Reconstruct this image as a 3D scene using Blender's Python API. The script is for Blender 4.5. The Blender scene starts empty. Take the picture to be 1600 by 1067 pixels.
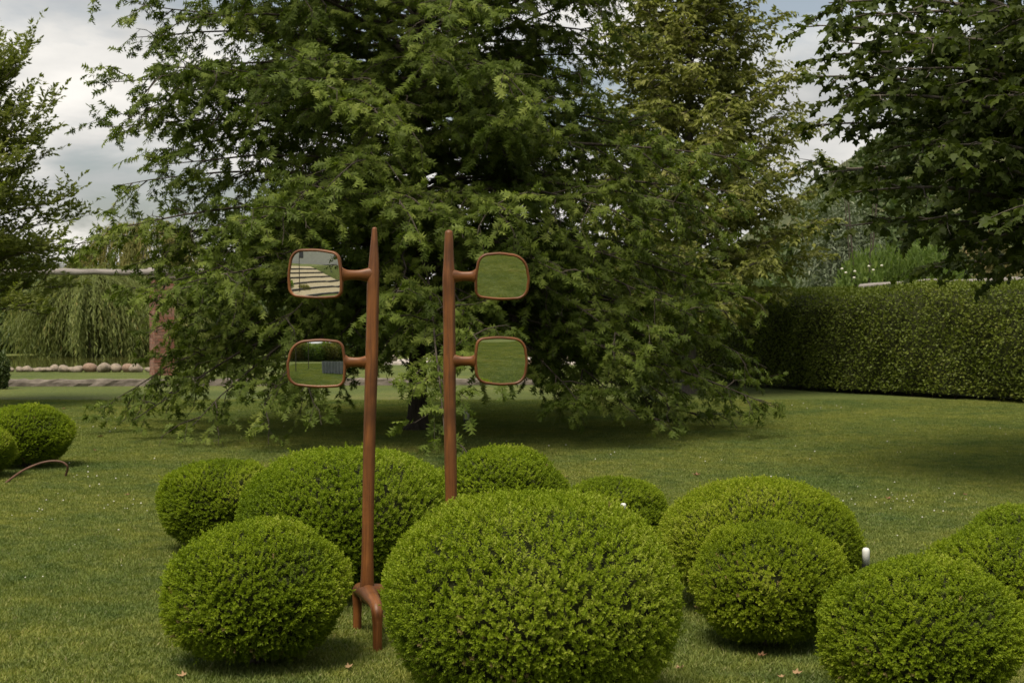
import bpy, math, random
import numpy as np
from mathutils import Vector, Matrix

random.seed(7)
SC = bpy.context.scene
COL = SC.collection
F = 2222.0            # focal length in photo pixels (50 mm on 36 mm, 1600 px wide)
EYE = 1.7             # camera height
HOR = 500.0           # horizon row


def X(px, d): return (px - 800.0) / F * d
def Z(py, d): return EYE - (py - HOR) / F * d


# ------------------------------------------------------------------ camera
cam_data = bpy.data.cameras.new('camera')
cam = bpy.data.objects.new('camera', cam_data)
COL.objects.link(cam)
cam.location = (0, 0, EYE)
cam.rotation_euler = (math.radians(90), 0, 0)
cam_data.lens = 50
cam_data.sensor_width = 36
cam_data.shift_y = -(533.5 - HOR) / 1600.0
cam_data.clip_start = 0.1
cam_data.clip_end = 5000
cam_data.dof.use_dof = True
cam_data.dof.focus_distance = 7.7
cam_data.dof.aperture_fstop = 8.0
SC.camera = cam

# ------------------------------------------------------------------ sky and sun
SUN_EL, SUN_AZ = 62.0, 205.0       # azimuth measured clockwise from +Y (view direction)
world = bpy.data.worlds.new('World')
SC.world = world
world.use_nodes = True
nt = world.node_tree
nt.nodes.clear()
N = nt.nodes.new
out = N('ShaderNodeOutputWorld')
sky = N('ShaderNodeTexSky')
sky.sky_type = 'NISHITA'
sky.sun_disc = False
sky.sun_elevation = math.radians(SUN_EL)
sky.sun_rotation = math.radians(SUN_AZ)
sky.air_density = 1.3
sky.dust_density = 2.5
bg1 = N('ShaderNodeBackground'); bg1.inputs[1].default_value = 0.075
hs = N('ShaderNodeHueSaturation'); hs.inputs['Saturation'].default_value = 0.6
nt.links.new(sky.outputs[0], hs.inputs['Color'])
nt.links.new(hs.outputs[0], bg1.inputs[0])
tc = N('ShaderNodeTexCoord')
sep = N('ShaderNodeSeparateXYZ'); nt.links.new(tc.outputs['Generated'], sep.inputs[0])
zadd = N('ShaderNodeMath'); zadd.operation = 'ADD'; zadd.inputs[1].default_value = 0.22
zabs = N('ShaderNodeMath'); zabs.operation = 'ABSOLUTE'
nt.links.new(sep.outputs[2], zabs.inputs[0]); nt.links.new(zabs.outputs[0], zadd.inputs[0])
dx = N('ShaderNodeMath'); dx.operation = 'DIVIDE'
dy = N('ShaderNodeMath'); dy.operation = 'DIVIDE'
nt.links.new(sep.outputs[0], dx.inputs[0]); nt.links.new(zadd.outputs[0], dx.inputs[1])
nt.links.new(sep.outputs[1], dy.inputs[0]); nt.links.new(zadd.outputs[0], dy.inputs[1])
cmb = N('ShaderNodeCombineXYZ')
nt.links.new(dx.outputs[0], cmb.inputs[0]); nt.links.new(dy.outputs[0], cmb.inputs[1])
cmb.inputs[2].default_value = 3.7
no1 = N('ShaderNodeTexNoise'); no1.inputs['Scale'].default_value = 1.35
no1.inputs['Detail'].default_value = 9; no1.inputs['Roughness'].default_value = 0.56
no1.inputs['Distortion'].default_value = 0.3
nt.links.new(cmb.outputs[0], no1.inputs['Vector'])
cr = N('ShaderNodeValToRGB')
cr.color_ramp.elements[0].position = 0.43; cr.color_ramp.elements[0].color = (0, 0, 0, 1)
cr.color_ramp.elements[1].position = 0.55; cr.color_ramp.elements[1].color = (1, 1, 1, 1)
nt.links.new(no1.outputs[0], cr.inputs[0])
no2 = N('ShaderNodeTexNoise'); no2.inputs['Scale'].default_value = 2.1
no2.inputs['Detail'].default_value = 7; no2.inputs['Roughness'].default_value = 0.5
nt.links.new(cmb.outputs[0], no2.inputs['Vector'])
cr2 = N('ShaderNodeValToRGB')
cr2.color_ramp.elements[0].position = 0.36; cr2.color_ramp.elements[0].color = (0.40, 0.405, 0.40, 1)
cr2.color_ramp.elements[1].position = 0.62; cr2.color_ramp.elements[1].color = (0.76, 0.73, 0.68, 1)
nt.links.new(no2.outputs[0], cr2.inputs[0])
bg2 = N('ShaderNodeBackground'); bg2.inputs[1].default_value = 0.90
nt.links.new(cr2.outputs[0], bg2.inputs[0])
mx = N('ShaderNodeMixShader')
nt.links.new(cr.outputs[0], mx.inputs[0]); nt.links.new(bg1.outputs[0], mx.inputs[1]); nt.links.new(bg2.outputs[0], mx.inputs[2])
nt.links.new(mx.outputs[0], out.inputs[0])

sun_data = bpy.data.lights.new('sun', 'SUN')
sun_data.energy = 3.3
sun_data.angle = math.radians(26)
sun_data.color = (1.0, 0.91, 0.77)
sun = bpy.data.objects.new('sun', sun_data)
COL.objects.link(sun)
az, el = math.radians(SUN_AZ), math.radians(SUN_EL)
sdir = Vector((math.sin(az) * math.cos(el), math.cos(az) * math.cos(el), math.sin(el)))
sun.rotation_euler = sdir.to_track_quat('Z', 'Y').to_euler()
sun.location = (0, 0, 40)

vs = SC.view_settings
vs.view_transform = 'Standard'; vs.look = 'None'; vs.exposure = 0.6; vs.gamma = 1.0
vs.use_curve_mapping = False
cy = SC.cycles
cy.max_bounces = 6; cy.diffuse_bounces = 3; cy.glossy_bounces = 3; cy.transmission_bounces = 4
cy.transparent_max_bounces = 4
cy.caustics_reflective = False; cy.caustics_refractive = False
cy.sample_clamp_indirect = 4.0
cy.use_denoising = True
try:
    cy.denoiser = 'OPENIMAGEDENOISE'
    cy.denoising_prefilter = 'ACCURATE'
except Exception:
    pass


# ------------------------------------------------------------------ materials
def newmat(name):
    m = bpy.data.materials.new(name)
    m.use_nodes = True
    m.node_tree.nodes.clear()
    return m, m.node_tree


def ramp(t, stops):
    r = t.nodes.new('ShaderNodeValToRGB')
    e = r.color_ramp.elements
    while len(e) < len(stops): e.new(0.5)
    for i, (p, c) in enumerate(stops):
        e[i].position = p
        e[i].color = (c[0], c[1], c[2], 1)
    return r


def leaf_mat(name, stops, transl=0.35, rough=0.5, spec=0.35, tcol=(1.25, 1.35, 0.6)):
    """leaf colour drawn per leaf from the stored 'rnd' value; diffuse + gloss + light let through"""
    m, t = newmat(name)
    n, L = t.nodes, t.links
    at = n.new('ShaderNodeAttribute'); at.attribute_name = 'rnd'
    r = ramp(t, stops); L.new(at.outputs['Fac'], r.inputs[0])
    p = n.new('ShaderNodeBsdfPrincipled')
    p.inputs['Roughness'].default_value = rough
    p.inputs['Specular IOR Level'].default_value = spec
    L.new(r.outputs[0], p.inputs['Base Color'])
    tr = n.new('ShaderNodeBsdfTranslucent')
    mul = n.new('ShaderNodeMix'); mul.data_type = 'RGBA'; mul.blend_type = 'MULTIPLY'
    mul.inputs[0].default_value = 1.0
    mul.inputs[7].default_value = (*tcol, 1)
    L.new(r.outputs[0], mul.inputs[6]); L.new(mul.outputs[2], tr.inputs[0])
    ms = n.new('ShaderNodeMixShader'); ms.inputs[0].default_value = transl
    L.new(p.outputs[0], ms.inputs[1]); L.new(tr.outputs[0], ms.inputs[2])
    o = n.new('ShaderNodeOutputMaterial'); L.new(ms.outputs[0], o.inputs[0])
    return m


def noise_mat(name, stops, scale=8.0, detail=6, rough=0.85, bump=0.3, stretch=(1, 1, 1), spec=0.3, bscale=None, bdist=0.02, coords='Object'):
    m, t = newmat(name)
    n, L = t.nodes, t.links
    tcn = n.new('ShaderNodeTexCoord')
    mp = n.new('ShaderNodeMapping'); mp.inputs['Scale'].default_value = stretch
    L.new(tcn.outputs[coords], mp.inputs[0])
    no = n.new('ShaderNodeTexNoise'); no.inputs['Scale'].default_value = scale; no.inputs['Detail'].default_value = detail
    no.inputs['Roughness'].default_value = 0.6
    L.new(mp.outputs[0], no.inputs['Vector'])
    r = ramp(t, stops); L.new(no.outputs[0], r.inputs[0])
    p = n.new('ShaderNodeBsdfPrincipled')
    p.inputs['Roughness'].default_value = rough; p.inputs['Specular IOR Level'].default_value = spec
    L.new(r.outputs[0], p.inputs['Base Color'])
    if bump > 0:
        nb = n.new('ShaderNodeTexNoise'); nb.inputs['Scale'].default_value = bscale or scale * 3
        nb.inputs['Detail'].default_value = 5
        L.new(mp.outputs[0], nb.inputs['Vector'])
        b = n.new('ShaderNodeBump'); b.inputs['Strength'].default_value = bump; b.inputs['Distance'].default_value = bdist
        L.new(nb.outputs[0], b.inputs['Height']); L.new(b.outputs[0], p.inputs['Normal'])
    o = n.new('ShaderNodeOutputMaterial'); L.new(p.outputs[0], o.inputs[0])
    return m


M = {}
M['oak_leaf'] = leaf_mat('oak_leaf', [(0, (0.060, 0.090, 0.013)), (0.45, (0.100, 0.138, 0.021)), (0.75, (0.160, 0.204, 0.036)), (1, (0.235, 0.272, 0.060))], 0.38, 0.55, 0.14)
M['maple_leaf'] = leaf_mat('maple_leaf', [(0, (0.034, 0.050, 0.009)), (0.6, (0.060, 0.082, 0.014)), (1, (0.11, 0.135, 0.026))], 0.34, 0.55, 0.18)
M['olive_leaf'] = leaf_mat('hornbeam_leaf', [(0, (0.10, 0.118, 0.022)), (0.5, (0.175, 0.19, 0.038)), (0.85, (0.245, 0.25, 0.065)), (1, (0.32, 0.30, 0.10))], 0.32, 0.55, 0.25)
M['ash_leaf'] = leaf_mat('ash_leaf', [(0, (0.11, 0.135, 0.026)), (0.6, (0.17, 0.195, 0.042)), (1, (0.24, 0.25, 0.065))], 0.42, 0.55, 0.2)
M['willow_leaf'] = leaf_mat('willow_leaf', [(0, (0.10, 0.13, 0.032)), (0.6, (0.165, 0.19, 0.05)), (0.9, (0.22, 0.23, 0.068)), (1, (0.28, 0.24, 0.08))], 0.3, 0.55, 0.25)
M['tan_leaf'] = leaf_mat('straw_leaf', [(0, (0.10, 0.12, 0.03)), (0.5, (0.18, 0.17, 0.05)), (1, (0.28, 0.23, 0.08))], 0.45, 0.6, 0.2)
M['silver_leaf'] = leaf_mat('silver_leaf', [(0, (0.10, 0.13, 0.075)), (0.6, (0.16, 0.19, 0.115)), (1, (0.25, 0.27, 0.18))], 0.2, 0.55, 0.3)
M['pine_leaf'] = leaf_mat('pine_needle', [(0, (0.075, 0.12, 0.025)), (0.6, (0.12, 0.175, 0.035)), (1, (0.19, 0.24, 0.055))], 0.45, 0.55, 0.25)
M['shrub_leaf'] = leaf_mat('shrub_leaf', [(0, (0.04, 0.065, 0.018)), (0.6, (0.075, 0.105, 0.028)), (1, (0.13, 0.15, 0.045))], 0.3, 0.55, 0.3)
M['scrub_leaf'] = leaf_mat('dry_scrub_leaf', [(0, (0.07, 0.08, 0.03)), (0.5, (0.13, 0.12, 0.045)), (1, (0.24, 0.17, 0.08))], 0.3, 0.6, 0.2)
M['box_leaf'] = leaf_mat('box_leaf', [(0, (0.120, 0.175, 0.009)), (0.55, (0.205, 0.275, 0.012)), (0.93, (0.275, 0.340, 0.022)), (0.985, (0.33, 0.38, 0.05)), (1, (0.26, 0.20, 0.08))], 0.36, 0.55, 0.18, (1.2, 1.25, 0.5))
def tint_by_object(m, lo, hi):
    t = m.node_tree; n, L = t.nodes, t.links
    r = [x for x in n if x.bl_idname == 'ShaderNodeValToRGB'][0]
    outs = [l.to_socket for l in r.outputs[0].links]
    oi = n.new('ShaderNodeObjectInfo')
    q = ramp(t, [(0.0, lo), (1.0, hi)]); L.new(oi.outputs['Random'], q.inputs[0])
    mul = n.new('ShaderNodeMix'); mul.data_type = 'RGBA'; mul.blend_type = 'MULTIPLY'; mul.inputs[0].default_value = 1.0
    L.new(r.outputs[0], mul.inputs[6]); L.new(q.outputs[0], mul.inputs[7])
    for o_ in outs: L.new(mul.outputs[2], o_)


tint_by_object(M['box_leaf'], (0.88, 0.92, 0.9), (1.10, 1.05, 1.1))
M['hedge_leaf'] = leaf_mat('hedge_leaf', [(0, (0.085, 0.112, 0.014)), (0.6, (0.118, 0.152, 0.019)), (0.96, (0.165, 0.185, 0.030)), (1, (0.25, 0.18, 0.08))], 0.32, 0.5, 0.25)
M['grass'] = leaf_mat('grass_blade', [(0, (0.13, 0.165, 0.030)), (0.55, (0.195, 0.220, 0.048)), (0.85, (0.27, 0.268, 0.088)), (1, (0.36, 0.31, 0.16))], 0.3, 0.6, 0.25)


def vary_over_ground(m, scale, lo, hi):
    '''slow drift of colour over the ground: greener and drier patches'''
    t = m.node_tree; n, L = t.nodes, t.links
    r = [x for x in n if x.bl_idname == 'ShaderNodeValToRGB'][0]
    outs = [l.to_socket for l in r.outputs[0].links]
    g = n.new('ShaderNodeNewGeometry')
    no = n.new('ShaderNodeTexNoise'); no.inputs['Scale'].default_value = scale; no.inputs['Detail'].default_value = 5; no.inputs['Roughness'].default_value = 0.65
    L.new(g.outputs['Position'], no.inputs['Vector'])
    q = ramp(t, [(0.34, lo), (0.50, (0.95, 0.98, 0.95)), (0.64, hi), (0.72, (1.35, 1.05, 1.5))]); L.new(no.outputs[0], q.inputs[0])
    n2 = n.new('ShaderNodeTexNoise'); n2.inputs['Scale'].default_value = scale * 9; n2.inputs['Detail'].default_value = 4; n2.inputs['Roughness'].default_value = 0.7
    L.new(g.outputs['Position'], n2.inputs['Vector'])
    q2 = ramp(t, [(0.33, (0.66, 0.74, 0.8)), (0.66, (1.28, 1.2, 1.15))]); L.new(n2.outputs[0], q2.inputs[0])
    def times(a_, b_):
        mul = n.new('ShaderNodeMix'); mul.data_type = 'RGBA'; mul.blend_type = 'MULTIPLY'; mul.inputs[0].default_value = 1.0
        L.new(a_, mul.inputs[6]); L.new(b_, mul.inputs[7]); return mul.outputs[2]
    res = times(times(r.outputs[0], q.outputs[0]), q2.outputs[0])
    for o_ in outs: L.new(res, o_)


vary_over_ground(M['grass'], 0.5, (0.62, 0.78, 0.85), (1.15, 1.10, 1.0))
M['dead_leaf'] = leaf_mat('dead_leaf', [(0, (0.20, 0.11, 0.055)), (1, (0.34, 0.22, 0.115))], 0.15, 0.7, 0.2, (1, 1, 1))
M['bark'] = noise_mat('bark', [(0.3, (0.030, 0.024, 0.018)), (0.7, (0.085, 0.068, 0.050))], 6, 8, 0.9, 0.8, (3, 3, 0.5))
M['grey_bark'] = noise_mat('grey_bark', [(0.3, (0.06, 0.05, 0.04)), (0.7, (0.14, 0.12, 0.095))], 6, 8, 0.9, 0.8, (3, 3, 0.5))
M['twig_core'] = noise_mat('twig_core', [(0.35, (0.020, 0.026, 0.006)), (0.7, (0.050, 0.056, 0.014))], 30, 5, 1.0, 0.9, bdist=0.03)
M['stone'] = noise_mat('stone', [(0.3, (0.15, 0.125, 0.095)), (0.55, (0.27, 0.22, 0.165)), (0.75, (0.38, 0.32, 0.25))], 2.2, 8, 0.85, 0.6)
M['red_stone'] = noise_mat('red_stone', [(0.3, (0.17, 0.110, 0.075)), (0.7, (0.31, 0.215, 0.155))], 3, 8, 0.85, 0.6)
M['kerb'] = noise_mat('kerb', [(0.3, (0.09, 0.075, 0.06)), (0.7, (0.20, 0.17, 0.14))], 4, 8, 0.9, 0.6)
M['paving'] = noise_mat('paving', [(0.3, (0.36, 0.31, 0.27)), (0.7, (0.50, 0.45, 0.40))], 1.2, 8, 0.85, 0.2)
M['mortar'] = noise_mat('mortar', [(0.3, (0.26, 0.22, 0.18)), (0.7, (0.36, 0.31, 0.26))], 12, 5, 0.95, 0.3)
M['log'] = noise_mat('weathered_log', [(0.3, (0.13, 0.115, 0.105)), (0.7, (0.32, 0.29, 0.265))], 5, 8, 0.85, 0.7, (0.35, 4, 4))
M['black_plastic'] = noise_mat('black_plastic', [(0.3, (0.012, 0.012, 0.012)), (0.7, (0.022, 0.022, 0.022))], 8, 3, 0.45, 0.1)
M['opal'] = noise_mat('opal_plastic', [(0.3, (0.62, 0.62, 0.57)), (0.7, (0.72, 0.72, 0.67))], 14, 3, 0.4, 0.0, spec=0.5)
M['hose'] = noise_mat('brown_hose', [(0.3, (0.085, 0.045, 0.028)), (0.7, (0.15, 0.08, 0.05))], 12, 5, 0.55, 0.15)
M['gravel'] = noise_mat('straw_gravel', [(0.3, (0.22, 0.18, 0.105)), (0.7, (0.40, 0.34, 0.22))], 9, 8, 0.95, 0.5)
M['riser'] = noise_mat('shadow_grey_riser', [(0.3, (0.085, 0.08, 0.07)), (0.7, (0.17, 0.155, 0.135))], 6, 8, 0.9, 0.5)  # dark grey puts the shadow bands between the steps into the colour
M['render'] = noise_mat('pale_render', [(0.3, (0.70, 0.65, 0.58)), (0.7, (0.80, 0.75, 0.68))], 1.2, 6, 0.9, 0.1)
M['roof'] = noise_mat('roof_tile', [(0.3, (0.24, 0.13, 0.09)), (0.7, (0.36, 0.21, 0.15))], 4, 6, 0.9, 0.3)
M['dark_glass'] = noise_mat('dark_glass', [(0.3, (0.02, 0.022, 0.025)), (0.7, (0.03, 0.032, 0.035))], 2, 2, 0.08, 0.0, spec=0.6)
M['metal_sheet'] = noise_mat('grey_metal_sheet', [(0.3, (0.20, 0.21, 0.215)), (0.7, (0.30, 0.31, 0.315))], 3, 6, 0.45, 0.05, spec=0.5)
M['white_flower'] = noise_mat('white_petal', [(0.3, (0.50, 0.48, 0.38)), (0.7, (0.62, 0.60, 0.50))], 20, 2, 0.8, 0.0)
BRICKS = [noise_mat('brick_%d' % i, [(0.3, tuple(c * 0.75 for c in b)), (0.7, b)], 14, 6, 0.92, 0.4) for i, b in
          enumerate([(0.26, 0.115, 0.075), (0.21, 0.09, 0.06), (0.30, 0.165, 0.115), (0.23, 0.125, 0.09)])]


def wood_mat():
    m, t = newmat('red_brown_wood')
    n, L = t.nodes, t.links
    tcn = n.new('ShaderNodeTexCoord')
    at = n.new('ShaderNodeAttribute'); at.attribute_name = 'grain'; at.attribute_type = 'GEOMETRY'
    mp = n.new('ShaderNodeMapping'); mp.inputs['Scale'].default_value = (55, 55, 3.2)
    L.new(at.outputs['Vector'], mp.inputs[0])
    no = n.new('ShaderNodeTexNoise'); no.inputs['Scale'].default_value = 1.0; no.inputs['Detail'].default_value = 7
    no.inputs['Roughness'].default_value = 0.62; no.inputs['Distortion'].default_value = 0.5
    L.new(mp.outputs[0], no.inputs['Vector'])
    r = ramp(t, [(0.25, (0.050, 0.017, 0.005)), (0.45, (0.120, 0.042, 0.009)), (0.60, (0.165, 0.059, 0.013)), (0.78, (0.235, 0.092, 0.024))])
    L.new(no.outputs[0], r.inputs[0])
    n2 = n.new('ShaderNodeTexNoise'); n2.inputs['Scale'].default_value = 5.5; n2.inputs['Detail'].default_value = 7
    L.new(tcn.outputs['Object'], n2.inputs['Vector'])
    r2 = ramp(t, [(0.30, (0.55, 0.52, 0.5)), (0.5, (0.95, 0.95, 0.95)), (0.70, (1.25, 1.25, 1.2))]); L.new(n2.outputs[0], r2.inputs[0])
    mul = n.new('ShaderNodeMix'); mul.data_type = 'RGBA'; mul.blend_type = 'MULTIPLY'; mul.inputs[0].default_value = 1
    L.new(r.outputs[0], mul.inputs[6]); L.new(r2.outputs[0], mul.inputs[7])
    p = n.new('ShaderNodeBsdfPrincipled')
    L.new(mul.outputs[2], p.inputs['Base Color'])
    p.inputs['Roughness'].default_value = 0.48; p.inputs['Specular IOR Level'].default_value = 0.4
    b = n.new('ShaderNodeBump'); b.inputs['Strength'].default_value = 0.15; b.inputs['Distance'].default_value = 0.002
    L.new(no.outputs[0], b.inputs['Height']); L.new(b.outputs[0], p.inputs['Normal'])
    o = n.new('ShaderNodeOutputMaterial'); L.new(p.outputs[0], o.inputs[0])
    return m


M['wood'] = wood_mat()


def mirror_mat():
    m, t = newmat('mirror_glass')
    p = t.nodes.new('ShaderNodeBsdfPrincipled')
    no = t.nodes.new('ShaderNodeTexNoise'); no.inputs['Scale'].default_value = 9
    r = ramp(t, [(0.3, (0.80, 0.83, 0.80)), (0.7, (0.85, 0.87, 0.845))])
    t.links.new(no.outputs[0], r.inputs[0]); t.links.new(r.outputs[0], p.inputs['Base Color'])
    p.inputs['Metallic'].default_value = 1.0
    p.inputs['Roughness'].default_value = 0.0
    o = t.nodes.new('ShaderNodeOutputMaterial'); t.links.new(p.outputs[0], o.inputs[0])
    return m


M['mirror'] = mirror_mat()


def water_mat():
    m, t = newmat('pond_water')
    n, L = t.nodes, t.links
    p = n.new('ShaderNodeBsdfPrincipled')
    tcn = n.new('ShaderNodeTexCoord')
    no = n.new('ShaderNodeTexNoise'); no.inputs['Scale'].default_value = 1.6; no.inputs['Detail'].default_value = 4
    L.new(tcn.outputs['Object'], no.inputs['Vector'])
    r = ramp(t, [(0.3, (0.075, 0.080, 0.020)), (0.7, (0.105, 0.108, 0.030))]); L.new(no.outputs[0], r.inputs[0])
    L.new(r.outputs[0], p.inputs['Base Color'])
    p.inputs['Roughness'].default_value = 0.03
    b = n.new('ShaderNodeBump'); b.inputs['Strength'].default_value = 0.12; b.inputs['Distance'].default_value = 0.03
    L.new(no.outputs[0], b.inputs['Height']); L.new(b.outputs[0], p.inputs['Normal'])
    o = n.new('ShaderNodeOutputMaterial'); L.new(p.outputs[0], o.inputs[0])
    return m


M['water'] = water_mat()


def lawn_mat():
    m, t = newmat('mown_lawn')
    n, L = t.nodes, t.links
    tcn = n.new('ShaderNodeTexCoord')
    big = n.new('ShaderNodeTexNoise'); big.inputs['Scale'].default_value = 0.22; big.inputs['Detail'].default_value = 6; big.inputs['Roughness'].default_value = 0.6
    fine = n.new('ShaderNodeTexNoise'); fine.inputs['Scale'].default_value = 9; fine.inputs['Detail'].default_value = 9; fine.inputs['Roughness'].default_value = 0.8
    L.new(tcn.outputs['Object'], big.inputs['Vector']); L.new(tcn.outputs['Object'], fine.inputs['Vector'])
    r1 = ramp(t, [(0.32, (0.070, 0.096, 0.024)), (0.52, (0.100, 0.123, 0.030)), (0.72, (0.148, 0.150, 0.046))])
    L.new(big.outputs[0], r1.inputs[0])
    r2 = ramp(t, [(0.30, (0.45, 0.48, 0.42)), (0.5, (0.95, 0.95, 0.9)), (0.68, (1.5, 1.4, 1.35)), (0.8, (2.1, 1.75, 1.9))])
    L.new(fine.outputs[0], r2.inputs[0])
    mul = n.new('ShaderNodeMix'); mul.data_type = 'RGBA'; mul.blend_type = 'MULTIPLY'; mul.inputs[0].default_value = 1
    L.new(r1.outputs[0], mul.inputs[6]); L.new(r2.outputs[0], mul.inputs[7])
    p = n.new('ShaderNodeBsdfPrincipled'); p.inputs['Roughness'].default_value = 0.9; p.inputs['Specular IOR Level'].default_value = 0.15
    L.new(mul.outputs[2], p.inputs['Base Color'])
    fb = n.new('ShaderNodeTexNoise'); fb.inputs['Scale'].default_value = 26; fb.inputs['Detail'].default_value = 8; fb.inputs['Roughness'].default_value = 0.75
    L.new(tcn.outputs['Object'], fb.inputs['Vector'])
    b = n.new('ShaderNodeBump'); b.inputs['Strength'].default_value = 0.8; b.inputs['Distance'].default_value = 0.04
    L.new(fb.outputs[0], b.inputs['Height']); L.new(b.outputs[0], p.inputs['Normal'])
    o = n.new('ShaderNodeOutputMaterial'); L.new(p.outputs[0], o.inputs[0])
    return m


M['lawn'] = lawn_mat()
M['hill'] = noise_mat('wooded_hillside', [(0.3, (0.035, 0.048, 0.018)), (0.55, (0.075, 0.085, 0.032)), (0.75, (0.15, 0.13, 0.06))], 0.22, 9, 0.95, 0.6, bdist=0.6, bscale=1.2)


# ------------------------------------------------------------------ helpers
def tag(o, label=None, cat=None, group=None, kind=None):
    if label: o['label'] = label
    if cat: o['category'] = cat
    if group: o['group'] = group
    if kind: o['kind'] = kind
    return o


def empty(name, loc=(0, 0, 0), rz=0.0):
    o = bpy.data.objects.new(name, None)
    o.empty_display_size = 0.2
    o.location = loc
    o.rotation_euler = (0, 0, rz)
    COL.objects.link(o)
    return o


def mesh_np(name, V, Fc, mat, rnd=None, smooth=False, grain=None):
    """numpy verts (n,3) and faces (m,k) to a mesh"""
    V = np.ascontiguousarray(V, dtype=np.float32)
    me = bpy.data.meshes.new(name)
    if isinstance(Fc, list):
        me.from_pydata([tuple(v) for v in V], [], [tuple(f) for f in Fc])
    else:
        Fc = np.ascontiguousarray(Fc, dtype=np.int32)
        m, k = Fc.shape
        me.vertices.add(len(V)); me.vertices.foreach_set('co', V.ravel())
        me.loops.add(m * k); me.loops.foreach_set('vertex_index', Fc.ravel())
        me.polygons.add(m)
        me.polygons.foreach_set('loop_start', np.arange(0, m * k, k, dtype=np.int32))
        me.update(calc_edges=True)
    if rnd is not None:
        a = me.attributes.new('rnd', 'FLOAT', 'POINT')
        a.data.foreach_set('value', np.ascontiguousarray(rnd, dtype=np.float32))
    if grain is not None:
        a = me.attributes.new('grain', 'FLOAT_VECTOR', 'POINT')
        a.data.foreach_set('vector', np.ascontiguousarray(grain, dtype=np.float32).ravel())
    me.polygons.foreach_set('use_smooth', [smooth] * len(me.polygons))
    if mat is not None: me.materials.append(mat)
    me.update()
    return me


def link(name, me, parent=None, loc=None):
    o = bpy.data.objects.new(name, me)
    COL.objects.link(o)
    if parent is not None: o.parent = parent
    if loc is not None: o.location = loc
    return o


def unit(a, axis=-1):
    return a / np.maximum(np.linalg.norm(a, axis=axis, keepdims=True), 1e-9)


def tubes(P, R, sides=6):
    """P (B,n,3), R (B,n) -> verts, quads"""
    P = np.asarray(P, float); R = np.asarray(R, float)
    B, n, _ = P.shape
    T = unit(np.gradient(P, axis=1))
    ref = np.zeros_like(T); ref[..., 0] = 0.31; ref[..., 1] = 0.94; ref[..., 2] = 0.12
    par = np.abs((T * unit(ref)).sum(-1, keepdims=True)) > 0.93
    ref = np.where(par, np.array([0.9, -0.3, 0.2]), ref)
    U = unit(np.cross(T, ref)); W = np.cross(T, U)
    a = np.linspace(0, 2 * np.pi, sides, endpoint=False)
    V = P[:, :, None, :] + R[:, :, None, None] * (np.cos(a)[None, None, :, None] * U[:, :, None, :] + np.sin(a)[None, None, :, None] * W[:, :, None, :])
    idx = np.arange(B * n * sides).reshape(B, n, sides)
    i0 = idx[:, :-1, :]; i1 = idx[:, 1:, :]
    Q = np.stack([i0, np.roll(i0, -1, 2), np.roll(i1, -1, 2), i1], -1).reshape(-1, 4)
    return V.reshape(-1, 3), Q


def join(parts):
    Vs, Fs, off = [], [], 0
    for V, Fq in parts:
        Vs.append(V); Fs.append(Fq + off); off += len(V)
    return np.concatenate(Vs), np.concatenate(Fs)


def sweep(pts, rad, sides=14, per=6, ell=1.0, cap=True):
    """one smooth tube through points (catmull), rounded ends; returns verts, faces(list)"""
    pts = [np.array(p, float) for p in pts]
    P, Rr = [], []
    n = len(pts)
    for i in range(n - 1):
        p0, p1, p2, p3 = pts[max(i - 1, 0)], pts[i], pts[i + 1], pts[min(i + 2, n - 1)]
        r0, r1, r2, r3 = rad[max(i - 1, 0)], rad[i], rad[i + 1], rad[min(i + 2, n - 1)]
        for k in range(per):
            t = k / per
            c = lambda a, b, cc, d: 0.5 * ((2 * b) + (-a + cc) * t + (2 * a - 5 * b + 4 * cc - d) * t * t + (-a + 3 * b - 3 * cc + d) * t ** 3)
            P.append(c(p0, p1, p2, p3)); Rr.append(max(1e-4, c(r0, r1, r2, r3)))
    P.append(pts[-1]); Rr.append(rad[-1])
    if cap:
        for end in (0, 1):
            q = P if end else P[::-1]
            d = unit(q[-1] - q[-2]); r = Rr[-1] if end else Rr[0]
            extra = [(q[-1] + d * r * s * 0.75, r * math.sqrt(max(0, 1 - s * s))) for s in (0.35, 0.65, 0.87, 0.97)]
            if end:
                for p, r_ in extra: P.append(p); Rr.append(r_)
            else:
                for p, r_ in extra: P.insert(0, p); Rr.insert(0, r_)
    P = np.array(P); Rr = np.array(Rr)
    n = len(P)
    T = unit(np.gradient(P, axis=0))
    U = np.zeros_like(P)
    u = np.cross(T[0], [0.1, 0.9, 0.2]); u /= np.linalg.norm(u)
    for i in range(n):
        u = u - T[i] * np.dot(u, T[i]); u /= np.linalg.norm(u); U[i] = u
    Wv = np.cross(T, U)
    a = np.linspace(0, 2 * np.pi, sides, endpoint=False)
    V = (P[:, None, :] + Rr[:, None, None] * (np.cos(a)[None, :, None] * U[:, None, :] + ell * np.sin(a)[None, :, None] * Wv[:, None, :]))
    s = np.concatenate([[0], np.cumsum(np.linalg.norm(np.diff(P, axis=0), axis=1))])
    G = np.zeros((n, sides, 3))
    G[:, :, 0] = Rr[:, None] * np.cos(a); G[:, :, 1] = Rr[:, None] * np.sin(a); G[:, :, 2] = s[:, None]
    idx = np.arange(n * sides).reshape(n, sides)
    i0, i1 = idx[:-1], idx[1:]
    Q = np.stack([i0, np.roll(i0, -1, 1), np.roll(i1, -1, 1), i1], -1).reshape(-1, 4)
    faces = [tuple(int(k) for k in q) for q in Q]
    if cap:
        faces.append(tuple(int(k) for k in idx[0][::-1])); faces.append(tuple(int(k) for k in idx[-1]))
    return V.reshape(-1, 3), faces, G.reshape(-1, 3)


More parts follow.
